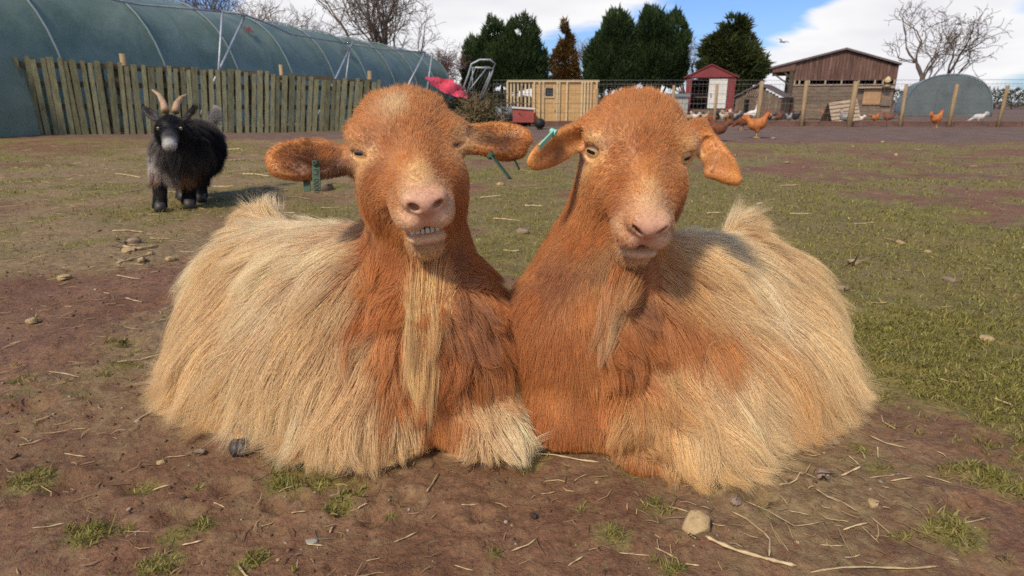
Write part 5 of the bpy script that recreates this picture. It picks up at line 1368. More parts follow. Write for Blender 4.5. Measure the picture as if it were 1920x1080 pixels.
scrub(-900, 520, 60, 2.2, (.03, .035, .015), (.08, .08, .035), 'dark hedge line beyond the polytunnel', 43, 9000)
scrub(1640, 2900, 50, 2.0, (.03, .035, .015), (.09, .085, .04), 'hedge line beyond the barn', 44, 9000)

# ---------------- brush pile, pink sheet, leaning cage
bp_o = PY(892, 212, 15.5); bp_o[2] = 0
brush = tag(empty('brush_pile', bp_o), 'heap of cut branches and dead stems by the end of the pallet fence', 'brush pile')
m = MB(); r_ = np.random.default_rng(3)
for i in range(420):
    a = r_.uniform(0, 6.28); rr = abs(r_.normal(0, .42)); p = np.array([math.cos(a) * rr, math.sin(a) * rr * .7, r_.uniform(0, .62) * max(.15, 1 - rr)])
    d = nrm(np.array([r_.normal(0, 1), r_.normal(0, 1), r_.normal(.35, .6)])); L = r_.uniform(.15, .6)
    q1 = p + d * L * .5 + r_.normal(0, .03, 3); q2 = p + d * L; w = r_.uniform(.004, .012)
    for q in (q1, q2): q[2] = max(q[2], .01)
    m.tube([p, q1, q2], [w, w * .8, w * .4], 4, False)
o = m.build('branch', M_simple('cut branch', (.22, .15, .075), .9, .2, .35, 6, .2, c2=(.36, .26, .14)), brush); o['kind'] = 'stuff'
def leafy(parent, name, cen, rad, n, cA, cB, seed):
    r_ = np.random.default_rng(seed); c = r_.normal(0, .5, (n, 3)) * np.array(rad) + np.array(cen); c[:, 2] = np.abs(c[:, 2])
    d = r_.normal(0, 1, (n, 3)); d /= np.linalg.norm(d, axis=1, keepdims=True); s_ = np.cross(d, r_.normal(0, 1, (n, 3))); s_ /= np.linalg.norm(s_, axis=1, keepdims=True)
    ln = r_.uniform(.04, .12, n); V = np.stack([c - s_ * .018, c + s_ * .018, c + d * ln[:, None]], 1).reshape(-1, 3)
    o = mesh_obj(name, V, np.arange(n * 3).reshape(-1, 3), M_ever, parent); q = r_.random((n, 1)); set_hue(o, np.array(cA) * (1 - q) + np.array(cB) * q); return o
leafy(brush, 'dead_leaves', (.3, .1, .2), (.9, .5, .38), 2600, (.02, .025, .01), (.08, .08, .03), 8)
leafy(brush, 'dead_leaves', (-.75, .9, .22), (.75, .45, .5), 3000, (.025, .025, .012), (.09, .075, .035), 9)
cg0 = PY(893, 205, 17.0)
cage = tag(empty('metal_frame', cg0), 'grey tubular metal frame leaning above the brush pile', 'metal frame'); O_ = cg0
outl = [(862, 184), (878, 140), (884, 120), (900, 112), (919, 112), (928, 120), (922, 138), (905, 182)]
pipe([PY(u, v, 17.0) for u, v in outl], .026, 'outer_tube', cage, o=cg0)
pipe([PY(u, v, 17.5) for u, v in [(872, 186), (886, 140), (892, 126), (919, 126), (918, 140), (898, 186)]], .020, 'inner_tube', cage, o=cg0)
pipe([PY(884, 127, 17.2), PY(925, 128, 17.2)], .016, 'cross_tube', cage, o=cg0); pipe([PY(868, 184, 17), PY(912, 128, 17.1)], .014, 'brace_tube', cage, o=cg0); pipe([PY(886, 184, 17.6), PY(886, 128, 17.6)], .012, 'brace_tube', cage, o=cg0)
for i in range(1, 6): pipe([PY(870 + 5 * i, 184 - 2 * i, 17.2), PY(884 + 7 * i, 126, 17.2)], .003, 'mesh_wire', cage, M_wire, 4, cg0)
pk0 = PY(838, 190, 16.5)
V = []; F = []; nu, nv = 14, 6
top = [(797, 143), (822, 146), (846, 149), (862, 160), (877, 178)]; bot = [(800, 150), (822, 168), (844, 178), (858, 182), (876, 184)]
for j, Yo in ((0, 0), (1, .05)):
    for i in range(nu):
        t = i / (nu - 1) * 4; a = int(min(t, 3)); f = t - a
        T = np.array(top[a]) * (1 - f) + np.array(top[a + 1]) * f; Bq = np.array(bot[a]) * (1 - f) + np.array(bot[a + 1]) * f
        for q in range(nv):
            g_ = q / (nv - 1); uv = T * (1 - g_) + Bq * g_
            V.append(PY(uv[0] + 2.0 * math.sin(i * 2.1 + q * 1.7), uv[1] + 1.3 * math.sin(i * 1.7 + q * 2.3), 16.8 - .8 * g_ + .16 * math.sin(i * 1.3 + q) + Yo) - pk0)
h_ = nu * nv
for i in range(nu - 1):
    for q in range(nv - 1):
        a = i * nv + q; F.append((a, a + 1, a + nv + 1, a + nv)); F.append((a + h_, a + nv + h_, a + nv + 1 + h_, a + 1 + h_))
o = mesh_obj('plastic_sheet', V, F, M_pink, None, True); o.location = pk0; tag(o, 'crumpled pink red plastic sheet slumped beside the leaning metal frame', 'plastic sheet')

# ---------------- small building helper: boards on a wall given in the wall's own plane
class Wall:
    """x along the wall, z up, facing the camera side"""
    def __init__(s, u0, u1, Y0, Y1=None):
        s.a = PY(u0, 200, Y0); s.b = PY(u1, 200, Y1 or Y0); s.a[2] = s.b[2] = 0
        s.L = np.linalg.norm(s.b - s.a); s.d = (s.b - s.a) / s.L; s.n = np.array([s.d[1], -s.d[0], 0]); s.ang = math.atan2(s.d[1], s.d[0]); s.R = Matrix.Rotation(s.ang, 3, 'Z'); s.Y0, s.Y1 = Y0, Y1 or Y0
        s.u0, s.u1 = u0, u1
    def X(s, u):     # position along the wall seen at pixel u
        r = (u - 960) / FPX; r1 = Fv[1] + Uv[1] * (540 - 200) / FPX
        # solve (a + d x) . : X/Y = r/r1
        q = r / r1; return (q * s.a[1] - s.a[0]) / (s.d[0] - q * s.d[1])
    def Z(s, v, x=None):
        p = s.a + s.d * (s.L / 2 if x is None else x); return PY(960, v, p[1])[2]
    def p(s, x, off, z): return s.a + s.d * x + s.n * off + np.array([0, 0, z])
    def box(s, name, mat, par, x0, x1, z0, z1, off, th, o0):
        m = MB(); c = s.p((x0 + x1) / 2, off, (z0 + z1) / 2) - o0; m.box(tuple(c), (abs(x1 - x0), th, abs(z1 - z0)), s.R); return m.build(name, mat, par)

def slab(pts, d, name, mat, par, o0): m = MB(); m.prism([np.array(q) - o0 for q in pts], d); return m.build(name, mat, par)
# ---------------- barn
W = Wall(1482, 1671, 22.0, 20.9); o0 = W.p(W.L / 2, 0, 0)
barn = tag(empty('barn', o0), 'weathered brown timber barn with a low gable and a long open window strip', 'barn')
zE, zA = W.Z(124), W.Z(93); xA = W.X(1571); xL = W.X(1441); zLe = W.Z(126)
D = 4.0
nb = 30
for i in range(nb):                        # upright gable boards
    x0, x1 = W.L * i / nb, W.L * (i + 1) / nb; xm = (x0 + x1) / 2
    zt = zA - (zA - zE) * abs(xm - xA) / (abs(xA - (W.L if xm > xA else xL))) - .03
    W.box('board', M_barnw, barn, x0 + .004, x1 - .004, W.Z(150), zt, .0 + .006 * (i % 2), .03, o0)
z0 = W.Z(160); nl = 9
for i in range(nl): W.box('plank', M_barnl, barn, 0, W.L, z0 * i / nl + .004, z0 * (i + 1) / nl - .004, .004 * (i % 2), .035, o0)
W.box('window_sill', M_mull, barn, 0, W.L * .9, z0, z0 + .03, .03, .06, o0)
for u in (1484, 1493, 1511, 1541, 1571, 1603, 1633, 1648, 1669): W.box('window_post', M_mull, barn, W.X(u) - .025, W.X(u) + .025, z0 + .03, W.Z(150), .0, .05, o0)
W.box('back_wall', M_black, barn, .05, W.L - .05, .05, W.Z(128), -.9, .05, o0)  # near-black sheet paints the shaded inside behind the windows
slab([W.p(.02, -.06, W.Z(150)), W.p(W.L - .02, -.06, W.Z(150)), W.p(W.L - .02, -.06, zE - .03), W.p(xA, -.06, zA - .05), W.p(.02, -.06, zE + (zA - zE) * .2)], W.n * .01, 'gable_backing', M_darkwood, barn, o0)  # dark sheet added so no light shows between the gable boards
for x in (0, W.L):
    W_ = MB(); c = W.p(x, -D / 2, zE / 2) - o0; W_.box(tuple(c), (.05, D, zE), W.R); W_.build('side_wall', M_barnw, barn)
e = .06
slab([W.p(xL - .1, .12, zLe - .02), W.p(xA, .12, zA), W.p(xA, -D, zA), W.p(xL - .1, -D, zLe - .02)], (0, 0, e), 'roof', M_roof, barn, o0)
slab([W.p(xA, .121, zA), W.p(W.L + .08, .121, zE), W.p(W.L + .08, -D, zE), W.p(xA, -D, zA)], (0, 0, e), 'roof', M_roof, barn, o0)
for i, t in enumerate(np.linspace(0, 1, 9)[:-1]):     # boards under the overhanging left roof slope, seen as a dark soffit
    pass
m = MB(); pL = W.p(xL, .03, zLe - .02) - o0
m.prism([W.p(xL, .04, zLe - .14) - o0, W.p(0, .04, W.Z(131)) - o0, W.p(0, .04, zE + (zA - zE) * .30) - o0, W.p(xL, .04, zLe - .02) - o0], W.n * .03); m.build('fascia_board', M_barnw, barn)
for off in (0, -2.2, -4.4): W.box('porch_post', M_darkwood, barn, W.X(1476) - .05, W.X(1476) + .07, 0, zE, off, .12, o0)
for a, b in (((1443, 136), (1474, 158)), ((1455, 126), (1482, 152))):
    m = MB(); m.tube([W.p(W.X(a[0]), .02, W.Z(a[1])) - o0, W.p(W.X(b[0]), .02, W.Z(b[1])) - o0], .028, 6); m.build('brace', M_darkwood, barn)
W.box('porch_beam', M_darkwood, barn, xL, 0, W.Z(140), W.Z(131), -.4, .1, o0)
W.box('ochre_panel', M_ochre, barn, W.X(1615), W.X(1648), W.Z(196), W.Z(168), .05, .05, o0)
W.box('low_panel', M_barnl, barn, W.X(1649), W.X(1669), W.Z(198), W.Z(167), .05, .05, o0)
W.box('shelf_board', M_mull, barn, W.X(1600), W.X(1671), W.Z(166), W.Z(163), .10, .16, o0)
m = MB(); c = W.p(W.X(1654), .2, W.Z(163)) - o0; m.tube([c, c + np.array([0, 0, .18]), c + np.array([.02, 0, .30])], [.13, .11, .03], 9); m.build('feed_sack', M_stud, barn, True)

# ---------------- dark red shed
W = Wall(1283, 1375, 18.7, 18.3); o0 = W.p(W.L / 2, 0, 0); shed = tag(empty('red_shed', o0), 'small dark red shed with an open doorway and a white door', 'shed')
zE, zA = W.Z(145), W.Z(124); xA = W.X(1328)
n_ = 4
for a, b in ((0, W.X(1294)), (W.X(1361), W.L)):
    for i in range(n_):
        W.box('wall_board', M_red, shed, a + (b - a) * i / n_ + .003, a + (b - a) * (i + 1) / n_ - .003, 0, zE + .0, .002 * (i % 2), .03, o0)
zd = W.Z(147)
slab([W.p(-.02, .02, zE), W.p(W.L + .02, .02, zE), W.p(W.L + .02, .02, zE + .02), W.p(xA + .25, .02, zA - .06), W.p(xA, .02, zA), W.p(xA - .25, .02, zA - .06), W.p(-.02, .02, zE + .02)], W.n * .03, 'gable', M_red, shed, o0)
W.box('lintel', M_red, shed, W.X(1294), W.X(1361), zd, zE, .01, .03, o0)
W.box('back_wall', M_darkwood, shed, 0, W.L, 0, zE, -1.6, .03, o0)
for x in (0.02, W.L - .02): m = MB(); m.box(tuple(W.p(x, -.8, zE / 2) - o0), (.03, 1.6, zE), W.R); m.build('side_wall', M_red, shed)
for a, b in (((-.08, zE - .02), (xA, zA + .03)), ((xA, zA + .03), (W.L + .08, zE - .02))):
    slab([W.p(a[0], .08, a[1]), W.p(b[0], .081, b[1]), W.p(b[0], -1.7, b[1]), W.p(a[0], -1.7, a[1])], (0, 0, .03), 'roof', M_red, shed, o0)
d_ = W.box('door', M_white, shed, W.X(1326), W.X(1360), W.Z(203), zd - .02, .03, .035, o0)
m = MB(); m.box(tuple(W.p(W.X(1331), .06, W.Z(178)) - o0), (.03, .04, .09), W.R); m.build('door_handle', M_metal, d_)
W.box('door_threshold', M_barnl, shed, W.X(1294), W.X(1361), 0, W.Z(205), .01, .06, o0)
W.box('inner_shelf', M_barnl, shed, W.X(1295), W.X(1326), W.Z(183), W.Z(181), -.6, .5, o0)
# grey block store beside it
W = Wall(1262, 1290, 18.0); o0 = W.p(W.L / 2, 0, 0); bs = tag(empty('block_store', o0), 'low grey block store with a dark lid beside the dark red shed', 'store')
z1 = W.Z(182); nr = 4
for j in range(nr):
    for i in range(3):
        x0 = max(0, W.L * (i - (j % 2) * .5) / 2.5); x1 = min(W.L, W.L * (i + 1 - (j % 2) * .5) / 2.5)
        if x1 - x0 > .05: W.box('block', M_block, bs, x0 + .004, x1 - .004, z1 * j / nr + .004, z1 * (j + 1) / nr - .004, -.3, .6, o0)
W.box('lid', M_greyp, bs, -.03, W.L + .03, z1 + .01, z1 + .09, -.3, .7, o0)

# ---------------- plywood hut under construction
W = Wall(1000, 1118, 17.2); o0 = W.p(W.L / 2, 0, 0); hut = tag(empty('plywood_hut', o0), 'unfinished plywood hut with bare pale studs and a small dark window', 'hut')
zt = W.Z(154); zb = .0
us = [1000, 1020, 1035, 1058, 1088, 1118]
for i in range(len(us) - 1):
    a, b = W.X(us[i]), W.X(us[i + 1])
    if i in (1, 2):
        # the sheets either side and around the window opening
        wx0, wx1, wz0, wz1 = W.X(1022), W.X(1037), W.Z(181), W.Z(165)
        if i == 1:
            W.box('plywood_sheet', M_ply, hut, a + .004, wx0, zb, zt, 0, .018, o0)
            W.box('plywood_sheet', M_ply, hut, wx0 + .002, wx1 - .002, zb, wz0, 0, .018, o0); W.box('plywood_sheet', M_ply, hut, wx0 + .002, wx1 - .002, wz1, zt, 0, .018, o0)
            fr = W.box('window', M_stud, hut, wx0 - .03, wx1 + .03, wz0 - .03, wz0, .02, .03, o0)
            W.box('window_pane', M_simple('dark glass', (.02, .022, .026), .15, .5, .1, 5, 0), fr, wx0, wx1, wz0, wz1, -.03, .01, o0)
            for q in ((wx0 - .03, wx0), (wx1, wx1 + .03)): W.box('window_frame', M_stud, fr, q[0], q[1], wz0, wz1 + .03, .02, .03, o0)
        else: W.box('plywood_sheet', M_ply, hut, wx1, b - .004, zb, zt, 0, .018, o0)
    else: W.box('plywood_sheet', M_ply, hut, a + .004, b - .004, zb, zt, 0, .018, o0)
for u in (1001, 1011, 1018, 1044, 1048, 1062, 1090, 1095, 1101, 1107, 1117): W.box('stud', M_stud, hut, W.X(u) - .022, W.X(u) + .022, 0, zt, .035, .045, o0)
W.box('top_rail', M_stud, hut, W.X(952), W.L + .05, zt, zt + .055, .02, .07, o0)
W.box('top_rail', M_stud, hut, W.X(950), W.L + .05, W.Z(150), W.Z(150) + .05, -1.5, .07, o0)
for u in (951, 958, 964, 971, 978, 985, 992): W.box('stud', M_stud, hut, W.X(u) - .022, W.X(u) + .022, .25, zt, .0 - .0 * u, .045, o0)
W.box('bottom_rail', M_stud, hut, W.X(950), 0, .20, .25, .0, .06, o0)
for x in (W.X(951), W.L - .03):
    for j in range(4): m = MB(); m.box(tuple(W.p(x, -.4 - .36 * j, zt / 2 + .02) - o0), (.045, .045, zt), W.R); m.build('stud', M_stud, hut)
m = MB(); m.box(tuple(W.p(W.L + .01, -.78, zt / 2) - o0), (.018, 1.45, zt), W.R); m.build('side_sheet', M_ply, hut)
W.box('back_sheet', M_ply, hut, W.X(1000), W.L, 0, zt, -1.5, .018, o0)
# red coop, grey trough, black bucket
def simple_thing(name, label, cat, u, Y, parts):
    o0 = np.array(tb(u, Y)); r = tag(empty(name, o0), label, cat)
    for nm, mat, fn, sm in parts:
        m = MB(); fn(m); m.build(nm, mat, r, sm)
    return r
k = px(1, 15.2)
simple_thing('hen_coop', 'low red wooden hen coop with a pale lid in front of the plywood hut', 'hen coop', 981, 15.2, [
    ('wall', M_coop, lambda m: m.box((0, 0, .24), (k * 38, .5, .30)), False), ('lid', M_white, lambda m: m.box((.0, 0, .41), (k * 42, .56, .035), Matrix.Rotation(.06, 3, 'Y')), False),
    ('leg', M_darkwood, lambda m: m.box((-k * 16, -.2, .045), (.05, .05, .09)), False), ('leg', M_darkwood, lambda m: m.box((k * 16, -.2, .045), (.05, .05, .09)), False),
    ('leg', M_darkwood, lambda m: m.box((-k * 16, .2, .045), (.05, .05, .09)), False), ('leg', M_darkwood, lambda m: m.box((k * 16, .2, .045), (.05, .05, .09)), False)])
simple_thing('water_tank', 'rounded grey plastic tank lying left of the red hen coop', 'tank', 948, 15.6, [
    ('tank_body', M_greyp, lambda m: m.tube([(-k * 20, 0, .24), (-k * 18, 0, .25), (k * 16, 0, .25), (k * 20, 0, .24)], [.12, .19, .19, .12], 18), True),
    ('stand', M_blackp, lambda m: m.box((0, 0, .035), (k * 34, .3, .07)), False)])
simple_thing('bucket', 'round black rubber bucket on its side by the hens', 'bucket', 1012, 13.6, [
    ('bucket_body', M_blackp, lambda m: m.tube([(0, -.10, .11), (0, .12, .10)], [.105, .085], 18), True), ('bucket_rim', M_blackp, lambda m: m.tube([(0, -.115, .11), (0, -.10, .11)], [.112, .112], 18), True)])
k = px(1, 16)
# small grey hut
W = Wall(1378, 1464, 20.9, 20.2); o0 = W.p(W.L / 2, 0, 0); gh = tag(empty('timber_hut', o0), 'low grey timber hut with a pitched roof between the red shed and the barn', 'hut')
zE, zA = W.Z(183), W.Z(160); xA = W.X(1420)
nbb = 14
for i in range(nbb):
    x0, x1 = W.L * i / nbb, W.L * (i + 1) / nbb; xm = (x0 + x1) / 2
    W.box('board', M_barnl, gh, x0 + .003, x1 - .003, 0, zE + (zA - zE) * (1 - abs(xm - xA) / (W.L / 2)) - .02, .004 * (i % 2), .03, o0)
for a, b in (((-.1, zE - .02), (xA, zA + .02)), ((xA, zA + .02), (W.L + .1, zE - .02))):
    slab([W.p(a[0], .1, a[1]), W.p(b[0], .101, b[1]), W.p(b[0], -2.4, b[1]), W.p(a[0], -2.4, a[1])], (0, 0, .04), 'roof', M_roof, gh, o0)
W.box('back_wall', M_barnl, gh, 0, W.L, 0, zE, -2.3, .03, o0)
for x in (.02, W.L - .02): m = MB(); m.box(tuple(W.p(x, -1.15, zE / 2) - o0), (.03, 2.3, zE), W.R); m.build('side_wall', M_barnl, gh)
for i in range(7):
    m = MB(); a = W.p(W.X(1398 + i * 3.6), .06, W.Z(180)) - o0; b = W.p(W.X(1402 + i * 3.6), .06, W.Z(168)) - o0; m.tube([a, b], .012, 5); m.build('lattice_bar', M_mull, gh)
W.box('doorway', M_black, gh, W.X(1395), W.X(1404), .0, W.Z(186), .03, .01, o0)  # thin black panel on the boards paints the shade of an opening
# A-frame ark and crate by the barn
W = Wall(1552, 1604, 16.6); o0 = W.p(W.L / 2, 0, 0); ark = tag(empty('hen_ark', o0), 'low slatted wooden hen ark in front of the barn', 'hen ark')
zt = W.Z(192); 
for j in range(6):
    t0, t1 = j / 6, (j + 1) / 6
    slab([W.p(0, .35 - .35 * t0, zt * t0 + .01), W.p(W.L, .35 - .35 * t0, zt * t0 + .01 + .10), W.p(W.L, .35 - .35 * t1, zt * t1 - .01 + .10), W.p(0, .35 - .35 * t1, zt * t1 - .01)], W.n * .02, 'slat', M_mull, ark, o0)
slab([W.p(W.L - .02, .36, .0), W.p(W.L - .02, -.36, .0), W.p(W.L - .02, 0, zt + .10)], W.d * .02, 'end_panel', M_darkwood, ark, o0)
slab([W.p(0, -.35, 0), W.p(W.L, -.35, 0), W.p(W.L, 0, zt + .1), W.p(0, 0, zt)], -W.n * .02, 'back_panel', M_barnl, ark, o0)
# low wall / kick board of the hen run, with its posts and wires
posts = [(940, 196, .022, 1), (978, 160, .032, 1), (1120, 166, .03, 1), (1264, 160, .034, 1), (1345, 157, .032, 0), (1429, 152, .050, 1), (1513, 151, .045, 1), (1606, 152, .060, 1), (1700, 158, .04, 1), (1795, 158, .045, 1), (1890, 160, .04, 1), (1985, 160, .04, 1)]
run = tag(empty('wire_fence', tb(1430, 14.6)), 'wire fence on round wooden posts along the hen run', 'fence'); O_ = np.array(run.location)
def fy(u): return 15.4 - .5 * np.clip((u - 960) / 700, -.2, 1)
tops = []
for u, v, r, vis in posts:
    Yp = fy(u); t_ = PY(u, v, Yp); b_ = t_.copy(); b_[2] = -.1; b_[0] += random.uniform(-.02, .02)
    m = MB(); m.tube([b_ - O_, (b_ + t_) / 2 - O_, t_ - O_ - np.array([0, 0, .015]), t_ - O_], [r * 1.05, r, r, r * .8], 10); m.build('post', M_post, run, True); tops.append(t_)
bl = np.array(tb(925, fy(925))); br = np.array(tb(2050, fy(2050)))
for zz in (.30, .52, .74, .95, 1.04):
    m = MB(); m.tube([bl - O_ + np.array([0, -.05, zz]), (bl + br) / 2 - O_ + np.array([0, -.05, zz - .01]), br - O_ + np.array([0, -.05, zz])], .0042, 4, False); m.build('wire', M_wire, run)
m = MB(); nn = 150
for i in range(nn):
    p = bl + (br - bl) * (i / nn) - O_; m.tube([p + np.array([0, -.05, .04]), p + np.array([0, -.05, 1.0])], .0018, 3, False)
for zz in np.arange(.10, 1.0, .10): m.tube([bl - O_ + np.array([0, -.052, zz]), br - O_ + np.array([0, -.052, zz])], .0018, 3, False)
o = m.build('wire_netting', M_wire, run); o['kind'] = 'stuff'
L_ = np.linalg.norm(br - bl); nbd = 9
for i in range(nbd):
    a = bl + (br - bl) * i / nbd; b = bl + (br - bl) * (i + 1) / nbd; c = (a + b) / 2 - O_
    m = MB(); m.box((c[0], c[1] - .02, .055 + .004 * (i % 2)), (L_ / nbd - .02, .035, .11), Matrix.Rotation(math.atan2((b - a)[1], (b - a)[0]), 3, 'Z')); m.build('kick_board', M_board, run)
# second tunnel at the right edge
ax2 = nrm([.55, 1.0]); M_cover2 = M_simple('blue grey polythene', (.10, .125, .13), .4, .5, .25, 2, .2, 6)
p2 = PY(1690, 200, 25.0); p2[2] = 0; tunnel('polytunnel', 'small blue grey polytunnel beyond the right end of the barn', p2 + np.array([2.3, .8, 0]), ax2, np.array([ax2[1], -ax2[0]]), 5, 1.6, 1.5, 1.6, M_cover2)
# ------------------------------------------------------------------ black goat
OK_ = np.array(GP(345, 385)); OK_[2] = 0
d0 = 3.28
def K(u, v, d=d0): return P(u, v, d)
SK = Sdf()
SK.cap(K(342, 282, 3.30), K(370, 268, 3.66), .130, .130, .06)          # trunk
SK.ell(K(330, 300, 3.28), (.115, .115, .12), None, .05)                 # breast
SK.cap(K(335, 275, 3.28), K(322, 248, 3.16), .085, .075, .05)          # neck
SK.ell(K(319, 240, 3.12), (.052, .060, .058), None, .03)               # skull
SK.cap(K(319, 246, 3.10), K(318, 272, 2.99), .042, .028, .03)          # face
SK.ell(K(318, 274, 2.98), (.026, .022, .022), None, .015)
for s_ in (-1, 1):
    SK.ell(K(318 + s_ * 18, 240, 3.10), (.016, .02, .016), None, .012)
def leg(sd, u, v0, u1, v1, dd, r0):
    a = K(u, v0, dd); f = GP(u1, v1); kn = a * .45 + f * .55; kn[2] = max(.16, kn[2])
    sd.cap(a, kn, r0, .034, .03); sd.cap(kn, f + np.array([0, 0, .05]), .034, .027, .02); sd.cap(f + np.array([0, 0, .05]), f + np.array([0, -.01, .022]), .028, .034, .015)
leg(SK, 306, 320, 303, 392, 3.27, .058); leg(SK, 362, 318, 357, 386, 3.33, .060)
leg(SK, 383, 300, 379, 374, 3.66, .07); leg(SK, 335, 300, 345, 372, 3.62, .06)
for s_, (bu, bv, tu, tv) in ((-1, (297, 226, 270, 202)), (1, (341, 228, 362, 205))):
    b_, t_ = K(bu, bv, 3.15), K(tu, tv, 3.14); Mx = frame3(t_ - b_, Uv * .6 + Fv * .4)
    if Mx[2] @ Fv > 0: Mx[2] = -Mx[2]
    L = np.linalg.norm(t_ - b_); SK.ell((b_ + t_) / 2, (L * .6, .026, .012), Mx, .015); SK.ell((b_ + t_) / 2 + Mx[2] * .012, (L * .48, .016, .010), Mx, .006, True)
SK.cap(K(398, 226, 3.80), K(408, 208, 3.86), .022, .012, .03)
fldK = Field(SK, tuple(OK_ + np.array([-.42, -.55, -.012])), tuple(OK_ + np.array([.50, .85, .66])), tuple(OK_ + np.array([-.25, -.45, .28])), tuple(OK_ + np.array([.2, -.05, .55])), .016, .0055)
GK = Guides(fldK, [
    (318, 228, 0, -1, 8, .3, 'black'), (305, 240, -.6, .2, 7, .2, 'black'), (333, 240, .6, .2, 7, .2, 'black'), (318, 255, 0, -1, 4, .2, 'black'), (319, 264, 0, -1, 3, .2, 'greyw'), (309, 270, -.5, .5, 3, .2, 'greyw'), (328, 270, .5, .5, 3, .2, 'greyw'), (318, 277, 0, 1, 2.5, .2, 'grey'), (318, 284, 0, 1, 5, .2, 'black'),
    (299, 247, -.5, .6, 5, .2, 'black'), (340, 250, .5, .6, 5, .2, 'black'), (300, 258, -.4, 1, 9, .2, 'black'), (345, 262, .3, 1, 14, .2, 'char'),
    (288, 275, -.25, 1, 22, .2, 'grey'), (285, 300, -.25, 1, 28, .2, 'greyw'), (290, 320, -.1, 1, 26, .2, 'fawn'), (300, 322, 0, 1, 28, .15, 'greyw'), (318, 300, 0, 1, 30, .15, 'char'), (320, 325, 0, 1, 26, .15, 'grey'), (345, 300, .1, 1, 34, .15, 'char'), (350, 330, .1, 1, 30, .15, 'fawn'), (368, 330, .15, 1, 30, .15, 'brownd'),
    (360, 260, .3, 1, 34, .12, 'black'), (385, 250, .4, 1, 38, .12, 'black'), (405, 265, .3, 1, 40, .15, 'black'), (400, 300, .15, 1, 36, .15, 'black'), (385, 320, .1, 1, 30, .15, 'black'), (370, 215, .5, -.2, 18, .25, 'char'), (390, 212, .4, -.6, 22, .4, 'grey'), (406, 212, .3, -1, 16, .5, 'greyw'), (350, 222, .2, -.4, 16, .3, 'char'),
    (304, 345, 0, 1, 7, .15, 'black'), (303, 380, 0, 1, 4, .15, 'black'), (360, 350, 0, 1, 12, .15, 'black'), (358, 378, 0, 1, 4, .15, 'black'), (382, 360, 0, 1, 8, .15, 'black'), (378, 372, 0, 1, 4, .2, 'grey'),
    (283, 213, -.6, -.6, 4, .25, 'black'), (352, 216, .6, -.5, 4, .25, 'black'), (286, 217, -.6, .4, 3, .2, 'grey'), (350, 220, .5, .4, 3, .2, 'grey')], .03)
gk = tag(empty('goat', OK_), 'small black pygmy goat with curved pale horns and a white muzzle standing by the fence', 'goat')
body_obj('body', fldK, GK, gk, OK_)
_P = FPX
coat(gk, fldK, GK, OK_, [('fur', int(16000 * HAIRQ), 5, (1.0 / FPX, 16 / FPX * 3.3), [(900, .3)], .0006, .05, .2, None), ('long_coat', int(20000 * HAIRQ), 9, (16 / FPX * 3.3, 9), [(600, .75), (120, .6)], .0009, .06, .3, None)], M_hairk)
M_horn = M_simple('pale brown horn', (.40, .24, .13), .45, .4, .25, 40, .4, 160, c2=(.5, .34, .2))
for pts in ([(310, 208), (306, 192), (298, 178), (285, 168)], [(329, 209), (332, 194), (339, 184), (351, 177)]):
    m = MB(); pp = [K(u, v, 3.15 + .03 * i) - OK_ for i, (u, v) in enumerate(pts)]
    fine = [];  rr = []
    for i in range(3):
        for q in range(4): t = q / 4; fine.append(pp[i] * (1 - t) + pp[i + 1] * t); rr.append(.017 * (1 - (i + t) / 3) ** .7 + .003)
    fine.append(pp[3]); rr.append(.003); m.tube(fine, rr, 10); m.build('horn', M_horn, gk, True)
for s_ in (-1, 1):
    bm = bmesh.new(); bmesh.ops.create_uvsphere(bm, u_segments=14, v_segments=10, radius=.0085); me = bpy.data.meshes.new('eye'); bm.to_mesh(me); bm.free(); me.materials.append(M_eye)
    o = bpy.data.objects.new('eye', me); col.objects.link(o); o.parent = gk; c = fldK.hit(318 + s_ * 21, 241); o.location = c - OK_; o.rotation_euler = (R(90), 0, s_ * R(35))
    for p in me.polygons: p.use_smooth = True
for (u, v) in ((303, 396), (357, 390), (379, 377), (345, 375)):
    f = GP(u, v); m = MB(); m.tube([f - OK_ + np.array([0, 0, .045]), f - OK_ + np.array([0, -.012, .0])], [.024, .030], 10); m.build('hoof', M_hoof, gk, True)

# ------------------------------------------------------------------ poultry
def feather_mat(name, c, c2):
    return M_simple(name, c, .75, .25, .3, 22, .4, 90, c2=c2, objvar=.18)
MF = dict(orange=feather_mat('orange brown feathers', (.34, .095, .025), (.50, .19, .06)), brown=feather_mat('dark brown feathers', (.13, .045, .025), (.22, .08, .04)),
          white=feather_mat('white feathers', (.62, .58, .50), (.78, .75, .70)), black=feather_mat('black feathers', (.015, .015, .02), (.03, .03, .035)), buff=feather_mat('buff feathers', (.48, .28, .15), (.60, .40, .24)), grey=feather_mat('speckled grey feathers', (.12, .115, .11), (.42, .40, .37)))
M_comb = M_simple('red comb', (.50, .03, .02), .6, .3, .2, 30, .2); M_leg = M_simple('yellow leg', (.50, .30, .08), .7, .3, .2, 30, .1)
def blob_mesh(sdf, lo, hi, st):
    f = Field(sdf, lo, hi, lo, lo, st, st); me = bpy.data.meshes.new('m'); me.from_pydata([tuple(map(float, v)) for v in f.V], [], [tuple(map(int, q)) for q in f.Q]); me.update()
    for p in me.polygons: p.use_smooth = True
    return me
